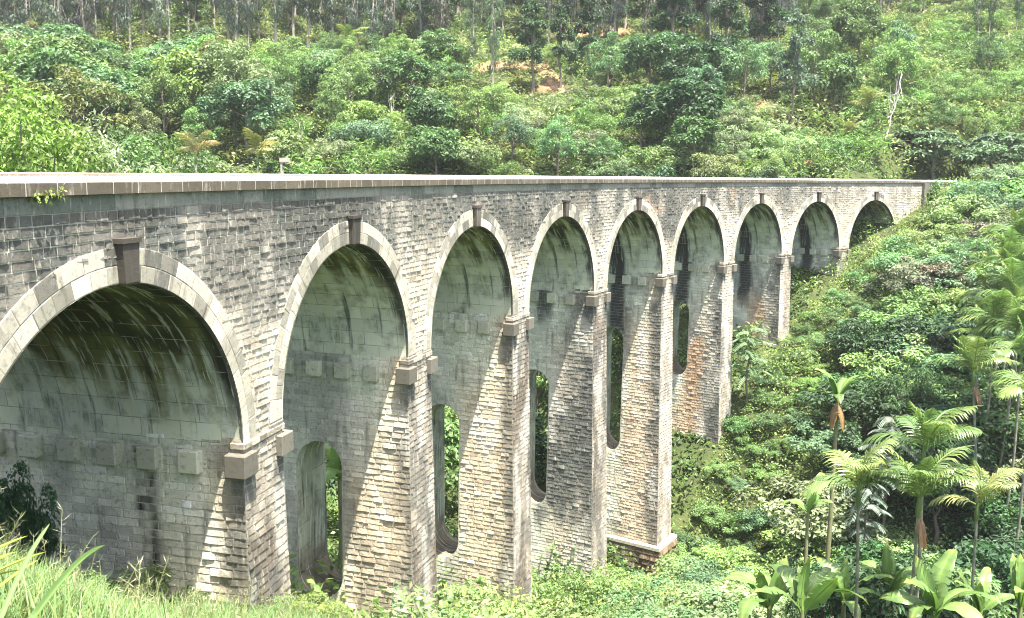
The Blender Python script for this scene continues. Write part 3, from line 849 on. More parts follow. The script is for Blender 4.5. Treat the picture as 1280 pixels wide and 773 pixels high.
for k_, f_, n_ in (('near', f_near, 2), ('broad', f_broad, 4), ('fine', f_fine, 3), ('tall', f_tall, 3), ('eucalyptus', f_euc, 4), ('flat', f_flat, 2), ('shrub', f_shrub, 5),
                   ('fineshrub', f_fineshrub, 4), ('herb', f_herb, 3), ('compound', f_compound, 2), ('bare', f_bare, 2)):
    proto(k_, f_, n_)

LIGHT = (.14, .22, .065); PALE = (.17, .22, .105); MID = (.075, .14, .045); DEEP = (.035, .078, .028); OLIVE = (.15, .16, .05); LIME = (.16, .25, .05)
GREYG = (.09, .13, .075); DRY = (.2, .19, .12); MINT = (.115, .2, .09)
BRIGHT = (.17, .25, .08)
BK = {'eucalyptus': (.33, .3, .26), 'bare': (.55, .52, .46), 'flat': (.2, .17, .13)}
CAT = {'shrub': 'shrub', 'fineshrub': 'shrub', 'herb': 'plant'}
NAME = {'near': 'large_tree', 'broad': 'broadleaf_tree', 'fine': 'feathery_tree', 'tall': 'forest_tree', 'eucalyptus': 'eucalyptus_tree', 'flat': 'flat_topped_tree', 'shrub': 'leafy_shrub', 'fineshrub': 'fine_leaved_shrub',
        'herb': 'leafy_weed_clump', 'compound': 'young_tree', 'bare': 'bare_tree'}
PLANTS = []
def plant(kind, x, y, H, col, label, group=None, wide=1.0, var=None, lean=(0, 0), z=None, jit=.12):
    L = PROTO[kind]; v = int(rng.integers(len(L))) if var is None else var
    tm, cm, H0 = L[v]; s = H / H0
    zz = float(terrain(x, y)) if z is None else z
    col = np.array(col) * np.array([.97, 1.0, 1.15]) * math.exp(rng.normal(0, jit)) * np.exp(rng.normal(0, jit * .5, 3))
    cat = CAT.get(kind, 'tree'); nm = NAME[kind]
    if cat == 'tree':
        e = link(nm, None)
        if tm: o = link('trunk', tm, e); o.color = tuple(BK.get(kind, (.16, .135, .105))) + (1,)
        if cm: o = link('crown', cm, e); o.color = tuple(col) + (1,)
    else:
        e = link(nm, cm); e.color = tuple(col) + (1,)
    e.location = (x, y, zz); e.scale = (s * wide, s * wide, s); e.rotation_euler = (lean[0], lean[1], rng.random() * 6.28)
    tag(e, label, cat, group); PLANTS.append((x, y, s * wide * 2))
    return e

ORD = ['first', 'second', 'third', 'fourth', 'fifth', 'sixth', 'seventh', 'eighth', 'ninth']
KEYPX = [157, 445, 597, 708, 799, 878, 953, 1025, 1096]
def arch_word(px): return ORD[int(np.argmin([abs(px - k) for k in KEYPX]))]
# ---- hillside beyond the bridge
HILL = []
def H_(kind, px, base_py, top_py, col, label, Y=None, wide=1.0, group=None, **kw):
    """a plant whose foot stands on the hillside where the sight line meets it (or at forward distance Y)"""
    if Y is None: P = hit(px, base_py)
    else: P = at_depth(px, base_py, Y)
    x, y = P[0], P[1]; z = float(terrain(x, y))
    top = at_depth(px, top_py, y)[2]
    HILL.append((x, y)); return plant(kind, x, y, max(top - z, .6), col, label, group, wide, z=z, **kw)

H_('near', 22, 217, 88, LIME, 'yellow-green leafy tree at the left end just behind the bridge parapet', Y=36, wide=.8, jit=.02, var=0)
H_('near', -45, 217, 70, LIME, 'tall yellow-green tree cut by the left edge behind the parapet', Y=40, wide=.8, jit=.02, var=1)
H_('near', 120, 217, 152, PALE, 'pale silvery-leaved tree behind the parapet above the first arch', Y=44, wide=.7, var=1)
H_('fine', 95, 150, 85, OLIVE, 'dome-shaped olive tree on the left slope above the first arch', Y=96, wide=1.25)
H_('fine', 85, 110, 52, PALE, 'soft pale green tree above the dome-shaped olive tree on the left slope', Y=118, wide=1.1)
H_('near', 190, 215, 145, MID, 'mid-green rounded tree right of the pale silvery-leaved tree behind the parapet', Y=70, wide=.8, var=0)
H_('broad', 225, 140, 75, DEEP, 'dark green broad tree on the left slope below the eucalyptus stand', Y=118)
H_('broad', 260, 120, 30, GREYG, 'grey-green tall crown above the second arch against the eucalyptus stand', Y=138, wide=.9)
H_('fine', 345, 160, 95, MINT, 'mint green tree with layered crown above the second arch', Y=110, wide=1.0)
H_('broad', 355, 213, 160, LIGHT, 'bright green bushy tree behind the parapet left of the pale sign post', Y=98, wide=1.0)
H_('bare', 491, 168, 116, DRY, 'pale bare dead tree standing on the scrub slope above the second arch', wide=.7, var=0)
H_('bare', 377, 217, 150, DRY, 'thin bare grey trunk behind the parapet right of the pale sign post', Y=100, wide=.4, var=1)
H_('bare', 1108, 172, 86, (.33, .31, .27), 'white bare leaning dead tree above the ninth arch', wide=.8, var=1, lean=(0, .16))
H_('eucalyptus', 617, 116, -22, GREYG, 'tall eucalyptus with straight pale trunk beside the dirt clearing above the third arch', wide=.9)
H_('eucalyptus', 590, 95, -30, GREYG, 'slim eucalyptus left of the tall one beside the dirt clearing', wide=.8)
H_('tall', 665, 118, -8, DEEP, 'dark dense tree right of the dirt clearing, top cut by the frame', wide=.95)
H_('tall', 700, 112, 0, DEEP, 'dark tree with pale thin trunks right of the dirt clearing above the fourth arch', wide=.9)
H_('tall', 735, 95, -12, DEEP, 'dark crown at the top edge above the fourth arch', wide=.9)
H_('broad', 850, 222, 95, DEEP, 'large dark green spreading tree behind the parapet above the sixth arch', Y=104, wide=1.3, jit=.03)
H_('broad', 800, 222, 125, MID, 'mid-green broad tree touching the large dark tree on its left', Y=106, wide=1.1)
H_('broad', 905, 150, 40, DEEP, 'dark drooping tree up the slope right of the large dark spreading tree', Y=122, wide=.8)
H_('fine', 752, 222, 168, MINT, 'rounded mint green tree behind the parapet above the fifth arch', Y=100, wide=1.5, jit=.03)
H_('fine', 640, 222, 140, GREYG, 'grey-green tangled bushy tree behind the parapet above the fourth arch', Y=101, wide=1.2)
H_('fine', 930, 222, 185, PALE, 'pale yellow-green shrubby tree behind the parapet above the seventh arch', Y=100, wide=1.4)
H_('fineshrub', 562, 140, 112, LIME, 'small round lime green bush beside the orange soil scar above the third arch', wide=.7)
H_('flat', 1165, 222, 160, MINT, 'flat-topped tree overhanging the track just beyond the far end of the viaduct', Y=108, wide=1.35)
H_('flat', 1245, 222, 165, MINT, 'second flat-topped spreading tree by the right edge beyond the far end of the viaduct', Y=107, wide=1.3)
H_('tall', 990, 160, 10, GREYG, 'grey-green tall tree standing apart above the eighth arch', wide=.8)
H_('fine', 1120, 110, 28, GREYG, 'tangled grey-green crown above the white bare leaning tree', wide=1.1)
H_('eucalyptus', 1222, 60, -40, DEEP, 'dark leaning eucalyptus trunk on the open grassy slope at top right', wide=.8, lean=(0, .12))
H_('eucalyptus', 1236, 56, -50, DEEP, 'second dark eucalyptus just right of the leaning one on the grassy slope', wide=.8)
H_('eucalyptus', 1270, 45, -50, DEEP, 'dark eucalyptus at the top right corner', wide=.8)

def too_close(x, y, d):
    return any((x - a) ** 2 + (y - b_) ** 2 < d * d for a, b_ in HILL)
cells = 0; NEUC = 0
cand = rng.random((26000, 2))
for ux, uy in cand:
    if cells >= 600: break
    y = 97 + 100 * uy; x = -(y * .63) + (y * 1.26) * ux
    z = float(terrain(x, y)); s_, o_ = s_out(x, y)
    if abs(o_ + 3.6) < 7.5 and s_ < 140: continue
    px, py, d = topix((x, y, z))
    if px < -60 or px > 1340 or py > 262: continue
    if soil_at(x, y) > .25: continue
    low = py > 200
    rr = rng.random(); grassy = px > 1130 and py < 175
    if (py < 78 and px < 1000) or py < 30:
        if rr < .75: kind, Hh, sp, col, desc = 'eucalyptus', rng.uniform(14, 21), 3.9, ((.1, .13, .095) if rr < .5 else (.06, .085, .06)), 'slender drooping eucalyptus'
        else: kind, Hh, sp, col, desc = 'tall', rng.uniform(9, 13), 4.8, (DEEP if px > 600 else MID), 'leafy forest tree'
        if px > 1130 and rr < .6: continue
    elif px < 330:
        if rr < .4: kind, Hh, sp, col, desc = 'fine', rng.uniform(7, 10), 4.9, [LIGHT, PALE, OLIVE][int(rng.integers(3))], 'feathery mid-sized tree'
        elif rr < .92: kind, Hh, sp, col, desc = 'broad', rng.uniform(7, 10.5), 5.0, [MID, LIGHT, MINT][int(rng.integers(3))], 'rounded leafy tree'
        else: kind, Hh, sp, col, desc = 'shrub', rng.uniform(3, 4.2), 3.2, PALE, 'bushy shrub'
    elif px < 620:
        if rr < .34: kind, Hh, sp, col, desc = 'fine', rng.uniform(5, 7.5), 4.2, LIGHT, 'feathery tree'
        elif rr < .46: kind, Hh, sp, col, desc = 'herb', rng.uniform(2.6, 4), 2.8, LIGHT, 'tall leafy weed clump'
        elif rr < .7: kind, Hh, sp, col, desc = 'broad', rng.uniform(5.5, 8), 4.4, MID, 'rounded tree'
        else: kind, Hh, sp, col, desc = ('fineshrub' if rr < .88 else 'shrub'), rng.uniform(3, 4.4), 3.1, [LIGHT, PALE, MINT][int(rng.integers(3))], 'bushy shrub'
    elif px < 980:
        if rr < .35: kind, Hh, sp, col, desc = 'broad', rng.uniform(7, 11), 4.9, (DEEP if rr < .22 else MID), 'broadleaf tree'
        elif rr < .6: kind, Hh, sp, col, desc = 'fine', rng.uniform(6, 9), 4.6, [MID, MINT][int(rng.integers(2))], 'feathery tree'
        elif rr < .75 and py < 130: kind, Hh, sp, col, desc = 'tall', rng.uniform(11, 15), 4.6, DEEP, 'tall forest tree'
        else: kind, Hh, sp, col, desc = 'fineshrub', rng.uniform(3, 4.4), 3.2, [PALE, LIGHT][int(rng.integers(2))], 'bushy shrub'
    else:
        if rr < .14 and not grassy: kind, Hh, sp, col, desc = 'tall', rng.uniform(9, 14), 5.5, GREYG, 'tall forest tree'
        elif rr < .36: kind, Hh, sp, col, desc = 'fine', rng.uniform(4.5, 8) * (.7 if grassy else 1), 4.4, [LIGHT, MID][int(rng.integers(2))], 'feathery tree'
        elif rr < .5 and not grassy: kind, Hh, sp, col, desc = 'broad', rng.uniform(6, 9), 4.6, MID, 'broadleaf tree'
        elif rr < .75: kind, Hh, sp, col, desc = 'fineshrub', rng.uniform(2.4, 3.8), 3.2, LIGHT, 'bushy shrub'
        else: kind, Hh, sp, col, desc = 'herb', rng.uniform(2, 3.2), 2.9, LIGHT, 'tall leafy weed clump'
    if y > 184: continue
    if kind == 'eucalyptus':
        if NEUC >= 215: continue
    Hh *= 1.2 if kind in ('broad', 'fine', 'tall') else 1.05
    if low: Hh = min(Hh, 6.5)
    if 560 < px < 730 and 55 < py < 165 and Hh > 4.5: continue
    tpy = py - Hh * FPX / d
    if 565 < px < 725 and py > 90 and tpy < 96: continue
    cap = 14 + 62 * float(vnoise(px / 85.0, .5, 61))
    if px < 1000 and py > 78 and tpy < cap and kind in ('broad', 'fine'): Hh = max((py - cap) * d / FPX, 3.5)
    if too_close(x, y, sp * .88): continue
    HILL.append((x, y)); cells += 1; NEUC += kind == 'eucalyptus'
    tier = 'along the hilltop' if py < 45 else 'on the upper hillside' if py < 110 else 'midway up the hillside' if py < 170 else 'just behind the parapet'
    tint = {LIGHT: 'bright green', PALE: 'pale green', OLIVE: 'olive', MID: 'mid-green', MINT: 'mint green', DEEP: 'dark green', GREYG: 'grey-green'}.get(col, 'dusky green')
    lab = f'{tint} {desc} {tier} above the {arch_word(px)} arch'
    plant(kind, x, y, Hh, col, lab, lab, wide=rng.uniform(.95, 1.25))

# ---- palms
def frond_mesh(r, L, nlf, leaf, droop, width=.045, brown=False, elev=1.0):
    m = MB(); n = 14; s = np.linspace(0, 1, n)
    # rachis in the XZ plane, rising then arching over
    ang = elev - droop * s ** 1.4; dx = np.cos(ang); dz = np.sin(ang); ds = L / (n - 1)
    P = np.stack([np.concatenate([[0], np.cumsum(dx[:-1] * ds)]), np.zeros(n), np.concatenate([[0], np.cumsum(dz[:-1] * ds)])], -1)
    m.tube(P, np.linspace(.03, .007, n) * L / 2.2, 5, (1.2, 1.25, .8) if not brown else (1, .8, .6))
    k = np.linspace(.14, 1, nlf); 
    for sg in (-1, 1):
        a = ang[0] - droop * k ** 1.4
        base = np.stack([np.interp(k, s, P[:, 0]), 0 * k, np.interp(k, s, P[:, 2])], -1)
        t0 = np.stack([np.cos(a), 0 * a, np.sin(a)], -1); up = np.stack([-np.sin(a), 0 * a, np.cos(a)], -1)
        ln = leaf * np.sin(np.clip(k * .9 + .18, 0, 1) * math.pi) ** .6 * r.uniform(.85, 1.1, nlf)
        dirn = unit(np.array([0, sg, 0]) * 1.0 + t0 * (.55 + k[:, None] * .8) + up * r.uniform(.05, .4, (nlf, 1)))
        g = np.array([0, 0, -1.]); q = base; strips = [base]; d_ = dirn
        for j in range(3):
            d_ = unit(d_ + g * (.28 if not brown else .7) * (j + .4)); q = q + d_ * (ln[:, None] / 3); strips.append(q)
        wv = np.cross(dirn, up); wv = unit(wv)
        ws = [.5, 1, .8, .05]
        V = np.stack([np.stack([st - wv * width * w_ * .5, st + wv * width * w_ * .5], 1) for st, w_ in zip(strips, ws)], 1)   # nlf,4,2,3
        idx = np.arange(8).reshape(4, 2); qd = np.stack([idx[:-1, 0], idx[:-1, 1], idx[1:, 1], idx[1:, 0]], -1)
        Q = (np.arange(nlf)[:, None, None] * 8 + qd[None]).reshape(-1, 4)
        tn = leaf_tone(nlf, r, 1, .12, .3)
        tn = np.repeat(tn, 8, 0) * np.tile(np.array([.85, .85, 1, 1, 1.1, 1.1, 1.35, 1.35]), nlf)[:, None]
        m.add(V.reshape(-1, 3), Q=Q, tone=tn)
    return m.mesh('frond', GLOSS)
rp_ = np.random.default_rng(5)
FRONDS = [frond_mesh(rp_, L, 27, lf, dr, .062, elev=el) for L, lf, dr, el in ((2.5, .8, 1.3, 1.3), (2.4, .8, 1.6, 1.05), (2.3, .8, 1.9, .8), (2.2, .75, 1.7, .45), (2.2, .7, .7, 1.45))]
DEADF = frond_mesh(rp_, 1.7, 26, .55, .6, .05, True, -1.05)
def palm_trunk(h, r0):
    m = MB(); n = int(h / .16); z = np.linspace(-.6, h, n); r = r0 * (1 - .25 * z / h) * (1 + .05 * (np.arange(n) % 2))
    p = np.stack([.12 * np.sin(z * .35), .1 * np.cos(z * .3) - .1, z], -1)
    tn = np.where((np.arange(n) % 4 < 1)[:, None], [.7, .7, .65], [1.0, 1, .95])
    m.tube(p, r, 8, np.repeat(tn, 9, 0)); return m.mesh('palm_trunk', BARK, True)
def palm_shaft():
    m = MB(); z = np.linspace(0, .9, 8); m.tube(np.stack([0 * z, 0 * z, z], -1), np.array([.075, .095, .1, .09, .075, .06, .05, .04]), 8, (1, 1, 1)); return m.mesh('crownshaft', GLOSS, True)
SHAFT = palm_shaft()
TR = {}
def palm(px, py, Y, label, nfr=9, size=1.0, group=None, dead=0, col=(.1, .17, .055), seed=0, trunkcol=(.2, .2, .165), X=None, rot=None):
    """areca-like palm; (px, py) is the heart of the crown at forward distance Y"""
    r = np.random.default_rng(seed); P = at_depth(px, py, Y); g_ = float(terrain(P[0], P[1])); h = max(P[2] - g_ - .8 * size, 1.0)
    e = link('palm_tree', None); e.location = (P[0], P[1], g_); e.rotation_euler = (r.normal(0, .02), r.normal(0, .02), 0); tag(e, label, 'palm tree', group)
    hk = round(h * 2) / 2
    if hk not in TR: TR[hk] = palm_trunk(hk, .07)
    o = link('trunk', TR[hk], e); o.scale = (size, size, h / hk); o.color = trunkcol + (1,)
    tx = .12 * math.sin(hk * .35) * size; ty = (.1 * math.cos(hk * .3) - .1) * size
    o = link('crownshaft', SHAFT, e); o.location = (tx, ty, h - .05); o.scale = (size,) * 3; o.color = (.1, .16, .05, 1)
    for k in range(nfr):
        o = link('frond', FRONDS[(k * 2 + int(r.integers(2))) % 5], e); o.location = (tx, ty, h + (.72 - .25 * (k % 3) / 2) * size)
        o.rotation_euler = (r.normal(0, .12), r.normal(0, .12), k * 2.4 + r.normal(0, .2)); s = size * r.uniform(.85, 1.12); o.scale = (s,) * 3
        c = np.array(col) * math.exp(r.normal(0, .12)); y_ = r.random() ** 2 * .45
        o.color = (c[0] * (1 + y_), c[1] * (1 + .3 * y_), c[2], 1)
    for k in range(dead):
        o = link('dead_frond', DEADF, e); o.location = (tx, ty, h + .1 * size); o.rotation_euler = (0, 0, -1.2 + k * 2); o.scale = (size * .75,) * 3; o.color = (.19, .115, .06, 1); o['label'] = 'rusty brown hanging dead frond'
    return e
palm(1140, 612, 30.5, 'near palm with a rusty brown dead frond hanging below its crown, lower right', 12, 1.04, dead=1, seed=1, col=(.085, .145, .05))
palm(1158, 552, 33, 'near palm whose fan-like crown stands highest of the lower right palms', 11, 1.08, seed=2, col=(.08, .15, .05))
palm(1082, 598, 32, 'left one of the near palms at lower right, thin grey trunk below', 11, 1.02, seed=3, col=(.11, .18, .07))
palm(1222, 625, 33.5, 'small palm with pale drooping fronds right of the near palms', 6, .95, seed=4, col=(.13, .19, .085))
for k, (px, py, Y, sz, lab) in enumerate(((1262, 296, 66, 1.2, 'topmost palm of the group at the right edge'), (1252, 330, 62, 1.15, 'second palm from the top in the group at the right edge'),
        (1278, 372, 58, 1.15, 'palm at the right edge in the middle of the palm group'), (1240, 400, 57, 1.1, 'palm on the left flank of the palm group at the right edge'),
        (1222, 418, 60, .9, 'small palm with yellowed fronds on the left flank of the right-edge group'), (1275, 438, 54, 1.1, 'palm at the right edge below the middle of the palm group'),
        (1242, 462, 52, 1.05, 'low palm with pale hanging fronds and grey trunk in the right-edge group'), (1282, 482, 50, 1.05, 'lowest palm of the group at the right edge'), (1232, 368, 63, 1.0, 'small palm between the top and the left flank of the right-edge group'), (1262, 350, 61, 1.1, 'palm just below the two topmost palms of the right-edge group'), (1262, 410, 56, 1.1, 'palm near the centre of the right-edge palm group'))):
    palm(px, py, Y, lab, 11, sz * 1.15, seed=20 + k, col=(.1, .175, .06), dead=1 if k in (6,) else 0)
for k, (px, py, Y, sz, lab) in enumerate(((1052, 112, 116, 1.5, 'slim palm with yellowish fronds on the slope above the eighth arch'), (1085, 132, 112, 1.4, 'slim palm with pale trunk left of the white bare leaning tree'),
        (1062, 168, 107, 1.2, 'shorter palm below two slim palms above the eighth arch'), (744, 58, 142, 1.5, 'palm with bright fronds high on the slope above the fifth arch'),
        (835, 60, 140, 1.4, 'palm among dark trees high above the fifth arch'), (436, 48, 140, 1.5, 'palm with an orange dead frond high above the second arch'),
        (308, 192, 62, .95, 'yellowish drooping palm behind the parapet between first and second arch'), (240, 190, 66, 1.0, 'dry pale palm behind the parapet left of the yellowish drooping palm'),
        (878, 62, 140, 1.2, 'small palm beside dark trees high above the sixth arch'))):
    palm(px, py, Y, lab, 8, sz, seed=40 + k, col=(.16, .185, .075) if k in (0, 1, 2, 6) else (.17, .175, .1) if k == 7 else (.12, .18, .05), trunkcol=(.45, .43, .38), dead=1 if k == 5 else 0)

# ---- banana plants
def banana_leaf(r, L, Wd, droop, elev):
    m = MB(); n = 13; s = np.linspace(0, 1, n); ang = elev - droop * s ** 1.5; ds = L / (n - 1)
    P = np.stack([np.concatenate([[0], np.cumsum(np.cos(ang[:-1]) * ds)]), np.zeros(n), np.concatenate([[0], np.cumsum(np.sin(ang[:-1]) * ds)])], -1)
    up = np.stack([-np.sin(ang), 0 * ang, np.cos(ang)], -1)
    w_ = Wd * np.where(s < .14, .06, np.sin(np.clip((s - .12) / .88, 0, 1) ** .75 * math.pi) ** .55)
    rows = []
    for f in (-1, -.5, 0, .5, 1):
        q = P + np.array([0, 1, 0]) * (f * w_ * .5)[:, None] + up * (abs(f) * w_ * .22 - abs(f) ** 2 * w_ * .25)[:, None]
        rows.append(q)
    G = np.stack(rows, 1); G[1:-1, [0, 4], 2] += r.normal(0, .04, (n - 2, 2))
    tn = np.ones((n, 5, 3)); tn[:, 2] = (1.5, 1.45, 1.3); tn *= r.uniform(.85, 1.15, (n, 1, 1)); tn[-2:, :, :] *= np.array([1.3, 1.05, .8])
    # torn blade: separate strips on each half with small gaps
    for h, cols in ((0, (0, 1, 2)), (1, (2, 3, 4))):
        for j in range(n - 1):
            a, b_ = j, j + 1; sub = G[[a, b_]][:, cols].copy()
            if r.random() < .35 and j > 2: sub[1, 0 if h == 0 else 2] = sub[1, 0 if h == 0 else 2] * .65 + sub[0, 0 if h == 0 else 2] * .35
            m.grid(sub, tone=tn[[a, b_]][:, cols])
    m.tube(P + up * -.012, np.linspace(.035, .006, n), 5, (1.5, 1.5, 1.1))
    return m.mesh('banana_leaf', GLOSS, True)
BLV = [banana_leaf(rp_, L, Wd, dr, el) for L, Wd, dr, el in ((2.5, .62, 1.5, 1.35), (2.4, .6, 2.1, 1.1), (2.3, .6, 2.2, .8), (1.9, .5, .5, 1.5), (2.2, .55, 1.9, .95))]
DEADB = banana_leaf(rp_, 1.5, .35, .5, -1.1)
def f_stem():
    m = MB(); z = np.linspace(-.5, 1.6, 9); m.tube(np.stack([.04 * np.sin(z * 2), 0 * z, z], -1), np.linspace(.16, .08, 9), 9, (1, 1, 1)); return m.mesh('banana_stem', BARK, True)
BST = f_stem()
def banana(px, py, Y, label, size=1.0, n=8, seed=0, dead=0, col=(.1, .17, .05), lift=0, group=None):
    """(px, py) is the point where the leaves leave the stem, at forward distance Y"""
    r = np.random.default_rng(900 + seed); P = at_depth(px, py, Y); g_ = float(terrain(P[0], P[1])); h = P[2] - g_
    h = max(h, .6); e = link('banana_plant', None); e.location = (P[0], P[1], g_); tag(e, label, 'banana plant', group)
    o = link('stem', BST, e); o.scale = (size, size, (h + .1) / 1.6); o.color = (.16, .17, .08, 1)
    for k in range(n):
        o = link('leaf', BLV[(k + int(r.integers(3))) % 5], e); o.location = (0, 0, h - .1 * (k % 3)); o.rotation_euler = (r.normal(0, .2), r.normal(0, .15), k * 2.4 + r.normal(0, .25)); s = size * r.uniform(.8, 1.15); o.scale = (s,) * 3
        c = np.array(col) * math.exp(r.normal(0, .15)); o.color = tuple(c) + (1,)
    for k in range(dead):
        o = link('dead_leaf', DEADB, e); o.location = (0, 0, h - .05); o.rotation_euler = (0, 0, k * 1.3); o.scale = (size,) * 3; o.color = (.2, .13, .06, 1)
for k, (px, py, Y, sz, n, dd, lab) in enumerate(((962, 760, 33, 1.1, 8, 0, 'leftmost banana plant at the bottom edge with one tall torn leaf'), (1003, 765, 31, 1.1, 8, 0, 'broad-leaved banana plant at the bottom edge beside the leftmost banana plant'),
        (1055, 752, 34, 1.0, 7, 0, 'banana plant at the bottom edge left of the thin grey palm trunk'), (1112, 735, 35, 1.0, 7, 0, 'banana plant between the two near palm trunks at bottom right'),
        (1168, 770, 30, 1.15, 8, 1, 'large banana plant at the bottom edge right of the near palm trunks'), (1225, 768, 33, 1.0, 7, 1, 'banana plant near the bottom right corner'), (1275, 760, 31, 1.0, 7, 0, 'banana plant in the bottom right corner'),
        (1047, 500, 50, 1.15, 6, 5, 'banana plant hung with dry brown leaves in the scrub below the eighth arch'), (1010, 640, 44, .9, 6, 0, 'small banana plant half hidden in scrub left of the near palms'))):
    banana(px, py, Y, lab, sz, n, k, dd)
banana(425, 600, 40, 'bright banana plant seen through the opening in the second pier', 1.5, 9, 60, col=(.12, .2, .05))

# ---- scrub on the bank and the valley floor in front of the bridge
BANK = []
def near_bank(x, y, d): return any((x - a) ** 2 + (y - b_) ** 2 < d * d for a, b_ in BANK)
def B_(kind, px, base_py, Hh, col, label, Y=None, wide=1.0, group=None, **kw):
    P = hit(px, base_py) if Y is None else at_depth(px, base_py, Y)
    BANK.append((P[0], P[1])); return plant(kind, P[0], P[1], Hh, col, label, group, wide, **kw)
B_('fineshrub', 392, 773, 1.05, LIME, 'bright yellow-green bush at the foot of the second arch, bottom edge', Y=22.5, wide=1.1)
B_('fineshrub', 345, 790, .8, LIGHT, 'small bright bush beside the foot of the first pier', Y=20.5, wide=1.1)
B_('fineshrub', 585, 770, 2.0, LIGHT, 'bright green bush between the second and third piers at the bottom edge', Y=38, wide=1.0)
B_('fineshrub', 700, 760, 2.6, LIGHT, 'bright green bush in front of the foot of the fourth pier', Y=43, wide=1.1)
B_('fineshrub', 640, 800, 1.5, LIGHT, 'bright green bush in front of the foot of the third pier', Y=39, wide=1.1)
B_('fineshrub', 770, 770, 2.4, LIGHT, 'bright green bush at the bottom edge between the fourth and fifth piers', Y=45, wide=1.2)
B_('compound', 934, 470, 6.3, MINT, 'young tree with pale feathery leaves standing in the seventh arch', Y=67.5, wide=1.0)
B_('compound', 1115, 520, 9, GREYG, 'pale tree with tiered feathery leaves on the bank behind the near palms', Y=56, wide=.8)
B_('compound', 1090, 545, 8, GREYG, 'second tiered feathery tree left of the pale one behind the near palms', Y=54, wide=.75)
for px, Y, ty, lab in ((8, 19.5, 575, 'dark leafy bush in the shade of the first arch at the left edge'), (-25, 18.5, 600, 'low dark bush cut by the left edge under the first arch'), (45, 20.5, 630, 'smaller dark bush against the wall under the first arch')):
    P = at_depth(px, ty, Y); Hh = P[2] - float(terrain(P[0], P[1])); BANK.append((P[0], P[1]))
    plant('shrub', P[0], P[1], max(Hh, .8), DEEP, lab, wide=.45)
for k, (px, py, Hh, Y, kind, lab) in enumerate(((1205, 690, 6, 38, 'broad', 'dark broadleaf tree right of the near palm trunks'), (1262, 640, 7, 42, 'broad', 'dark broadleaf tree at the right edge below the palm group'), (1255, 740, 4.5, 35, 'broad', 'dark low tree above the corner bananas at bottom right'),
        (1185, 500, 7.5, 55, 'broad', 'very dark dense tree below the left flank of the right-edge palms'), (1130, 470, 7, 60, 'fine', 'dark feathery tree on the bank above the tiered feathery trees'), (1060, 640, 5, 41, 'broad', 'dark bushy tree behind the left near palm'),
        (1225, 560, 6, 48, 'broad', 'dark tree under the lowest palms of the right-edge group'), (1160, 620, 6, 43, 'broad', 'shadowy dark tree behind the near palm crowns'), (1280, 560, 7, 47, 'broad', 'dark tree cut by the right edge under the palm group'),
        (1035, 700, 5.2, 37, 'fine', 'feathery dark tree at the feet of the near palms, left side'), (1110, 690, 6.2, 36, 'broad', 'dark leafy tree between the trunks of the near palms'), (1180, 700, 5.2, 35, 'broad', 'dark leafy tree just right of the rusty dead frond'), (1000, 600, 4.5, 45, 'fine', 'feathery dark tree left of the near palm crowns'), (1090, 560, 6, 48, 'broad', 'dark tree behind the crowns of the near palms'),
        (1060, 745, 3.8, 31, 'fine', 'feathery green bush-like tree hiding the foot of the left near palm'), (1150, 745, 3.6, 31.5, 'fine', 'feathery green bush-like tree at the foot of the palm with the dead frond'), (1215, 735, 3.8, 31, 'fine', 'feathery green bush-like tree at the foot of the small pale palm'))):
    B_(kind, px, py, Hh, DEEP if 0 < k < 14 else MID if k == 0 else LIGHT, lab, Y=Y, wide=.95)
for k, (s_, o_, Hh) in enumerate(((93.6, 1.7, .9), (95.2, 1.6, 1.1), (96.6, 1.3, 1.2), (98.0, .4, 1.4), (99.6, 1.6, 1.4), (98.6, 3.2, 1.3), (101.5, 0.8, 1.4), (95.4, 3.6, 1.1))):
    P = axis(s_, o_, 0); BANK.append((P[0], P[1])); plant('fineshrub' if k % 2 else 'shrub', P[0], P[1], Hh, LIGHT, 'light green shrub crowding the far end of the parapet right of the ninth arch', 'shrubs at the far end of the parapet', wide=1.15)
fk = 0
for ux, uy in rng.random((1500, 2)):
    s_ = 46.5 + 26 * ux; o_ = .9 + 6 * uy; P = axis(s_, o_, 0); x, y = P[0], P[1]
    if near_bank(x, y, 1.45) or (s_ < 47.6 and o_ < 1.6): continue
    BANK.append((x, y)); fk += 1; px = topix((x, y, float(terrain(x, y))))[0]; fi = bool(rng.random() < .6)
    lab = f'low light green {"fine-leaved " if fi else "leafy "}bush crowding the pier feet under the {arch_word(px)} arch'
    plant('fineshrub' if fi else 'shrub', x, y, rng.uniform(1.0, 1.7), [LIGHT, MINT, MID][int(rng.integers(3))], lab, lab, wide=1.35)
n_ = 0
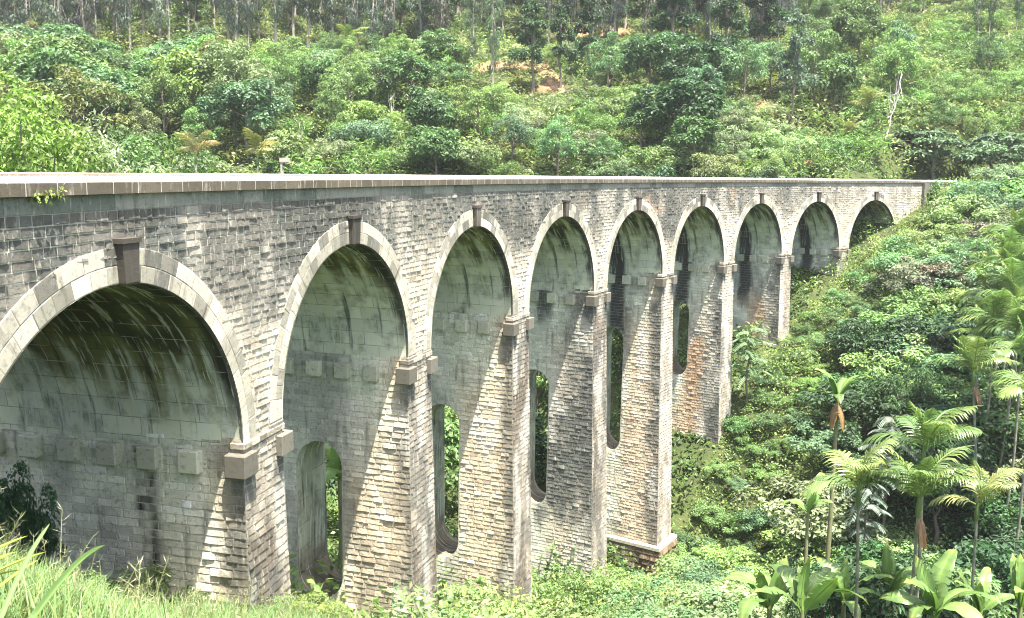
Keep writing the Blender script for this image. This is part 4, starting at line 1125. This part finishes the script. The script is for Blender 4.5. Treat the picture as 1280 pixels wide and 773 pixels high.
for ux, uy in rng.random((24000, 2)):
    if n_ >= 420: break
    x = -12 + 82 * ux; y = 14 + 90 * uy; s_, o_ = s_out(x, y)
    u_ = UX * (x - 8) + UY * (y - 56)
    if o_ < 1.3 or u_ < -30 or u_ > 62: continue
    z = float(terrain(x, y)); px, py, d = topix((x, y, z))
    if px < 300 or px > 1330 or py > 830 or d < 17: continue
    right = px > 990 and py > 430
    if px > 930 and py > 720: continue
    hh_ = rng.uniform(2.0, 3.3) * (1.3 if d > 60 else 1.05)
    if near_bank(x, y, 1.7 if (o_ < 4.5 and 30 < s_ < 70) else 1.8 if d < 50 else 1.95 if d < 75 else 2.2): continue
    if o_ < 2.6 and s_ < 90: hh_ = min(hh_, 1.6)
    if d < 50 and o_ < 7: hh_ = min(hh_, 1.25)
    if 39 < s_ < 48.5 and o_ < 3.4: hh_ = min(hh_, .8)
    if s_ > 76 and o_ < 3.6: hh_ = min(hh_, .95)
    # keep the feet of the fifth to seventh piers in view
    foot = o_ < 4.5 and s_ > 30 and s_ < 70
    if foot: hh_ = rng.uniform(1.1, 1.7)
    BANK.append((x, y)); n_ += 1
    rr = rng.random()
    if right and rr < .6: kind, col, desc = 'shrub', (DEEP if rr < .35 else MID), 'dark leafy shrub'
    elif rr < .72: kind, col, desc = 'fineshrub', (BRIGHT if rr < .5 else MINT), 'light green fine-leaved shrub'
    elif rr < .97: kind, col, desc = 'shrub', (BRIGHT if rr < .88 else PALE), 'light green leafy shrub'
    else: kind, col, desc = 'fineshrub', DRY, 'dry straw-coloured twiggy shrub'
    tier = 'high on the bank' if py < 300 else 'on the upper bank' if py < 400 else 'halfway down the bank' if py < 520 else 'on the lower bank' if py < 650 else 'on the valley floor'
    wh = 'below the ' + arch_word(px) + ' arch' if px < 1130 else 'beside the right-edge palms' if px > 1200 else 'right of the ninth arch'
    lab = f'{desc} {tier} {wh}'
    plant(kind, x, y, hh_, col, lab, lab, wide=rng.uniform(1.15, 1.5))

for k, (px, py, Hh, lab) in enumerate(((300, 765, 1.0, 'leafy green weed at the foot of the first pier beside the grass'), (248, 755, .8, 'small leafy weed in the grass left of the first pier'), (180, 745, .75, 'leafy weed in the grass below the black drip stain'),
        (95, 760, .7, 'leafy weed in the near grass under the folded reed blade'), (330, 770, .9, 'bushy weed in the bottom edge grass before the first pier'))):
    B_('herb', px, py, Hh, LIGHT, lab)
# ---- bushes and trees in the valley behind the bridge, seen through the arches
for k, (s_, o_, Hh) in enumerate(((6, -13, 4.5), (10, -16, 6), (16, -14, 5), (20, -18, 7), (26, -14, 6), (31, -17, 8), (37, -14, 7), (42, -17, 9), (47, -13, 8), (53, -15, 8), (58, -12, 8), (63, -14, 8), (68, -12, 7), (73, -12, 6.5), (79, -12, 5.5), (84, -12, 5), (0, -13, 4.5), (-5, -14, 5),
                                 (12, -22, 8), (24, -24, 10), (36, -25, 11), (48, -22, 11), (60, -20, 10), (72, -18, 8))):
    P = axis(s_, o_, 0); px = topix((P[0], P[1], -10))[0]
    plant('broad' if k % 3 else 'fine', P[0], P[1], Hh, [LIGHT, MID, DEEP][k % 3], f'{["bright", "mid-green", "dark"][k % 3]} tree behind the bridge seen through the {arch_word(px)} arch', f'trees behind the {arch_word(px)} arch {k % 3}', wide=1.0)

# ---- ground cover
def cover(name, n, sampler, L, Wd, hgt, label, colf, clump=5, spread=.5, lump=.45):
    r = np.random.default_rng(77 + n); xy = sampler(r, n); n = len(xy)
    z = terrain(xy[:, 0], xy[:, 1]); m = MB()
    for k in range(clump):
        o = r.normal(0, spread, (n, 2))
        x = xy[:, 0] + o[:, 0]; y = xy[:, 1] + o[:, 1]; h = r.random(n) ** .7 * hgt * (.3 + 1.9 * sstep(.34, .72, fbm(x * lump, y * lump, 221, 3))); P = np.stack([x, y, terrain(x, y) + h + .02], -1)
        tn = leaf_tone(n, r, 1, .25, .3) * colf(x, y, r)
        leaves(m, P, r.normal(0, .5, (n, 3)) + np.array([0, 0, .8]), L, Wd, tn, r, .25)
    o = m.obj(name, LEAF); o.color = (1, 1, 1, 1); tag(o, label, kind='stuff'); return o
def samp_hill(r, n):
    y = 96 + 115 * r.random(n); x = -(y * .66) + y * 1.32 * r.random(n); s_, o_ = s_out(x, y)
    k = ((np.abs(o_ + 3.6) > 4.6) | (s_ > 140)) & (np.array([soil_at(a, c) for a, c in zip(x, y)]) < .3)
    return np.stack([x, y], -1)[k]
def col_mix(cols):
    cols = np.array(cols)
    def f(x, y, r):
        t = np.clip(fbm(x * .12, y * .12, 201, 4) * 2.6 - .8, 0, .999) * (len(cols) - 1); i = t.astype(int); fr = (t - i)[:, None]
        return cols[i] * (1 - fr) + cols[i + 1] * fr
    return f
cover('hillside_undergrowth', 42000, samp_hill, .55, .24, 1.7, 'mixed green undergrowth covering the hillside between the trees', col_mix([MID, LIGHT, PALE, OLIVE, LIGHT]), clump=5, spread=.6, lump=.22)
def samp_bank(r, n):
    x = -14 + 92 * r.random(n); y = 14 + 92 * r.random(n); s_, o_ = s_out(x, y); u_ = UX * (x - 8) + UY * (y - 56)
    k = (o_ > .4) & ~((o_ < 1.5) & (s_ > 43.5) & (s_ < 47.5)) & (u_ > -36) & (u_ < 64) & (np.hypot(x, y) > 17)
    return np.stack([x, y], -1)[k]
cover('bank_ground_cover', 95000, samp_bank, .23, .115, 1.0, 'low green creepers and ground cover on the valley banks', col_mix([LIGHT, BRIGHT, MINT, BRIGHT]), clump=5, spread=.3)
def samp_back(r, n):
    s_ = -12 + 102 * r.random(n); o_ = -.5 - 45 * r.random(n) ** 1.2; P = axis(s_, o_, 0)
    return P[:, :2][(P[:, 1] < 100) & (np.hypot(P[:, 0], P[:, 1]) > 29)]
cover('valley_undergrowth', 15000, samp_back, .42, .2, 1.1, 'green undergrowth under and behind the arches', col_mix([DEEP, MID, LIGHT, MID]), clump=5, spread=.4)

# ---- foreground grass
def grass(name, xy, h, label, wid=.016, col=LIME, seed=0, bend=.6, heads=0):
    r = np.random.default_rng(seed); n = len(xy); z = terrain(xy[:, 0], xy[:, 1]) - .05; m = MB()
    Ln = h * r.uniform(.5, 1.25, n); a = r.random(n) * 6.28; le = np.abs(r.normal(.25, .22, n)); bd = r.uniform(.2, 1.3, n) * bend
    hd = np.stack([np.cos(a), np.sin(a), 0 * a], -1); sd = np.stack([-np.sin(a), np.cos(a), 0 * a], -1)
    pts = []; p = np.stack([xy[:, 0], xy[:, 1], z], -1); ang = math.pi / 2 - le
    for k in range(5):
        pts.append(p); p = p + (hd * np.cos(ang)[:, None] + np.array([0, 0, 1.]) * np.sin(ang)[:, None]) * (Ln / 4)[:, None]; ang = ang - bd * (.3 + .25 * k)
    W_ = np.array([.8, 1, .85, .55, .06])
    V = np.stack([np.stack([q - sd * wid * w_ * .5 * r.uniform(.8, 1.2), q + sd * wid * w_ * .5], 1) for q, w_ in zip(pts, W_)], 1)
    idx = np.arange(10).reshape(5, 2); qd = np.stack([idx[:-1, 0], idx[:-1, 1], idx[1:, 1], idx[1:, 0]], -1)
    tn = leaf_tone(n, r, 1, .3, .5) * np.array(col)
    dry = r.random(n) < .06; tn[dry] = np.array([.28, .3, .17]) * r.uniform(.7, 1.2, (dry.sum(), 1))
    m.add(V.reshape(-1, 3), Q=(np.arange(n)[:, None, None] * 10 + qd[None]).reshape(-1, 4), tone=np.repeat(tn, 10, 0))
    if heads:
        k = r.choice(n, heads, False)
        for j in k:
            b0 = np.array([xy[j, 0], xy[j, 1], z[j]]); hh = h * r.uniform(1.25, 1.9); ln = r.normal(0, .18, 2)
            s = np.linspace(0, 1, 5)[:, None]; q = b0 + np.array([ln[0], ln[1], 1.]) * hh * s + np.array([ln[0], ln[1], -.15]) * s ** 2 * .4
            m.tube(q, .0035, 3, (.22, .25, .11))
            nn = 14; t_ = r.uniform(.62, 1, nn); P = b0 + np.array([ln[0], ln[1], 1.]) * hh * t_[:, None] + np.array([ln[0], ln[1], -.15]) * (t_ ** 2)[:, None] * .4
            leaves(m, P, r.normal(0, 1, (nn, 3)), .11, .008, np.array([.32, .33, .2]) * r.uniform(.7, 1.15, (nn, 1)), r, -.35)
    o = m.obj(name, GRASSM); o.color = (1, 1, 1, 1); tag(o, label, kind='stuff'); return o
r_ = np.random.default_rng(8); xy = np.stack([-15 + 18 * r_.random(120000), 2 + 22 * r_.random(120000)], -1)
s_, o_ = s_out(xy[:, 0], xy[:, 1]); ux_ = UX * (xy[:, 0] - 8) + UY * (xy[:, 1] - 56)
zt = terrain(xy[:, 0], xy[:, 1]); px_, py_, d_ = topix(np.stack([xy[:, 0], xy[:, 1], zt], -1))
k = (o_ > -.5) & (d_ > 7) & (px_ > -120) & (px_ < 470) & (py_ < 900) & (r_.random(len(xy)) < .35 + .65 * sstep(.3, .55, fbm(xy[:, 0] * .6, xy[:, 1] * .6, 301, 3)))
grass('tall_grass', xy[k], .62, 'tall pale yellow-green grass with feathery seed heads on the near slope', heads=240, col=(.12, .205, .085))
k2 = (np.hypot(xy[:, 0], xy[:, 1]) < 11) & (o_ > .5) & ~k
grass('short_grass', xy[k2], .3, 'short grass on the slope around the viewpoint', col=(.12, .16, .045), seed=3)
def f_reed(tipx, tipy, basex, basey, Yb, Yt, w_, col, name, label, folded=False):
    a = at_depth(basex, basey, Yb); c = at_depth(tipx, tipy, Yt); g0 = float(terrain(a[0], a[1]))
    m = MB(); s = np.linspace(0, 1, 14); mid = a + (c - a) * s[:, None]; mid[:, 2] += np.sin(s * math.pi) * .03 * np.linalg.norm(c - a)
    root = np.array([a[0] - .25, a[1] - .15, g0 - .05]); mid = np.concatenate([root + (a - root) * np.linspace(0, .9, 5)[:, None], mid]); n = len(mid)
    d = unit(np.gradient(mid, axis=0)); sd = unit(np.cross(d, np.array([0, .5, 1.]))); nn = np.cross(sd, d)
    prof = np.interp(np.linspace(0, 1, n), [0, .25, .8, .93, 1], [.6, 1, .95, .7, .08])
    V = []
    for f, dz in ((-.5, .28), (-.25, .1), (0, 0), (.25, .1), (.5, .28)):
        V.append(mid + sd * (f * w_ * prof)[:, None] + nn * (dz * w_ * (2.2 if folded else .7) * prof)[:, None])
    tn = np.ones((n, 5, 3)) * np.array(col); tn[:, 2] *= 1.25
    m.grid(np.stack(V, 1), tone=tn); return m
reed = f_reed(131, 682, 40, 778, 3.0, 4.2, .028, (.1, .17, .055), '', '', True)
RE = link('reed_plant', None); tag(RE, 'tall reed with one thick folded blade leaning into the bottom left corner', 'reed')
o = reed.obj('folded_leaf', GRASSM, RE, True); o.color = (1, 1, 1, 1)
o = f_reed(62, 655, -6, 790, 3.0, 4.0, .02, (.13, .19, .08), '', '').obj('leaf', GRASSM, RE, True); o.color = (1, 1, 1, 1)
o = f_reed(127, 688, 124, 712, 4.15, 4.22, .03, (.26, .32, .08), '', '').obj('leaf_tip', GRASSM, RE, True) if False else None
BL = link('broad_leaved_grass', None); tag(BL, 'clump of broad yellow-green blades at the left edge above the grass', 'grass clump')
for tx, ty, bx, by, Yb, w_ in ((58, 690, -40, 735, 6.5, .07), (35, 670, -60, 720, 6.3, .07), (48, 700, -30, 760, 6.7, .06), (20, 690, -70, 740, 6.1, .08), (30, 712, -45, 735, 6.4, .05)):
    o = f_reed(tx, ty, bx, by, Yb, Yb + .5, w_, (.24, .27, .055), '', '').obj('leaf', GRASSM, BL, True); o.color = (1, 1, 1, 1)

# ---- creepers on the masonry
def creeper(name, pts, n, L, Wd, label, col, seed, hang=.2):
    r = np.random.default_rng(seed); m = MB()
    for s_, o_, z_, rad, frac in pts:
        k = int(n * frac); d = unit(r.normal(0, 1, (k, 3))) * rad * r.random((k, 1)) ** .4; d[:, 2] *= 1.1
        P = axis(s_ + d[:, 0], o_ + np.abs(d[:, 1]) * .45, z_ + d[:, 2]); nn = axis(s_, 1, 0) - axis(s_, 0, 0)
        leaves(m, P, nn * .8 + r.normal(0, .5, (k, 3)) + np.array([0, 0, .35]), L, Wd, leaf_tone(k, r), r, .5)
        t = np.linspace(0, 1, 6)[:, None]
        for _ in range(3):
            a = axis(s_ + r.normal(0, .05), .02, z_ - rad * .8); b_ = axis(s_ + r.normal(0, rad * .7), .1, z_ + rad * .6); m.tube(a + (b_ - a) * t, .012, 4, (.9, .7, .4))
    o = m.obj(name, LEAF); o.color = tuple(col) + (1,); tag(o, label, 'creeper'); return o
creeper('ivy', [(91.9, .32, -1.4, .75, .25), (92.2, .35, -2.3, .9, .3), (91.6, .4, -3.2, .95, .3), (92.8, .2, -1.0, .7, .15)], 1500, .26, .16, 'dark green ivy climbing the far end wall beside the ninth arch', (.07, .13, .04), 4)
creeper('wall_creeper', [(-2.05, .12, -.46, .13, .4), (-1.75, .12, -.38, .11, .35), (-2.3, .12, -.46, .1, .25)], 58, .085, .045, 'small yellow-green creeper growing from the coping at the left end', (.2, .27, .08), 6)
# ---- pale sign post behind the parapet, fallen log
P = at_depth(352, 221, 58); g_ = float(terrain(P[0], P[1])); top = at_depth(352, 198, 58)[2]
SP = link('sign_post', None); SP.location = (P[0], P[1], g_); tag(SP, 'pale weathered post with a small board standing behind the parapet above the first arch gap', 'sign post')
m = MB(); m.box((-.06, -.06, -.5), (.06, .06, top - g_), bev=.012, tone=(1, 1, 1)); m.obj('post', SIGN, SP)
m = MB(); m.box((-.1, -.1, top - g_ - .26), (.55, -.065, top - g_ + .02), bev=.01, tone=(1, 1, 1)); m.obj('board', SIGN, SP)
a = hit(1012, 194); b_ = hit(1040, 210); m = MB(); t = np.linspace(0, 1, 8)[:, None]
a[2] += .25; b_[2] += .25; m.tube(a + (b_ - a) * t, np.linspace(.2, .12, 8), 8, (1, 1, 1)); lg = m.obj('fallen_log', BARK, None, True); lg.color = (.5, .45, .38, 1)
tag(lg, 'pale fallen log lying on the slope above the seventh arch', 'log')
# ------------------------------------------------------------------ air
hm = bpy.data.materials.new('haze_air'); hm.use_nodes = True; nt = hm.node_tree; nt.nodes.clear()
ho = nt.nodes.new('ShaderNodeOutputMaterial'); hv = nt.nodes.new('ShaderNodeVolumePrincipled')
hv.inputs['Color'].default_value = (.9, .95, 1, 1); hv.inputs['Density'].default_value = .0002; hv.inputs['Anisotropy'].default_value = .25
nt.links.new(hv.outputs[0], ho.inputs['Volume'])
mb = MB(); mb.box((-430, -170, float(terrain(GX, GY).min()) - 3), (440, 530, 260)); hz = mb.obj('haze', hm); tag(hz, 'thin pale haze in the air over the valley', kind='stuff')
# ------------------------------------------------------------------ light
w = bpy.data.worlds.new('World'); sc.world = w; w.use_nodes = True
nt = w.node_tree; bg = nt.nodes['Background']
sky = nt.nodes.new('ShaderNodeTexSky'); sky.sky_type = 'NISHITA'; sky.sun_disc = False
ELEV = R(74.0); TRAV = R(-33)                      # light travels towards TRAV (clockwise from +Y)
sky.sun_elevation = ELEV; sky.sun_rotation = TRAV + math.pi
sky.air_density = .9; sky.dust_density = 4.0; sky.ozone_density = .3
nt.links.new(sky.outputs[0], bg.inputs[0]); bg.inputs[1].default_value = .12
sl = bpy.data.lights.new('sun', 'SUN'); sl.energy = 5.0; sl.angle = R(.5); sl.color = (1, .93, .81)
so = link('sun', sl); dv = Vector((math.sin(TRAV) * math.cos(ELEV), math.cos(TRAV) * math.cos(ELEV), -math.sin(ELEV)))
so.rotation_euler = dv.to_track_quat('-Z', 'Y').to_euler(); so.location = (20, -30, 80)
vs = sc.view_settings; vs.view_transform = 'Standard'; vs.look = 'None'; vs.exposure = 2.25; vs.gamma = 1
sc.cycles.max_bounces = 6; sc.cycles.diffuse_bounces = 3; sc.cycles.transmission_bounces = 3; sc.cycles.glossy_bounces = 2
sc.cycles.use_denoising = True; sc.cycles.filter_width = 1.05
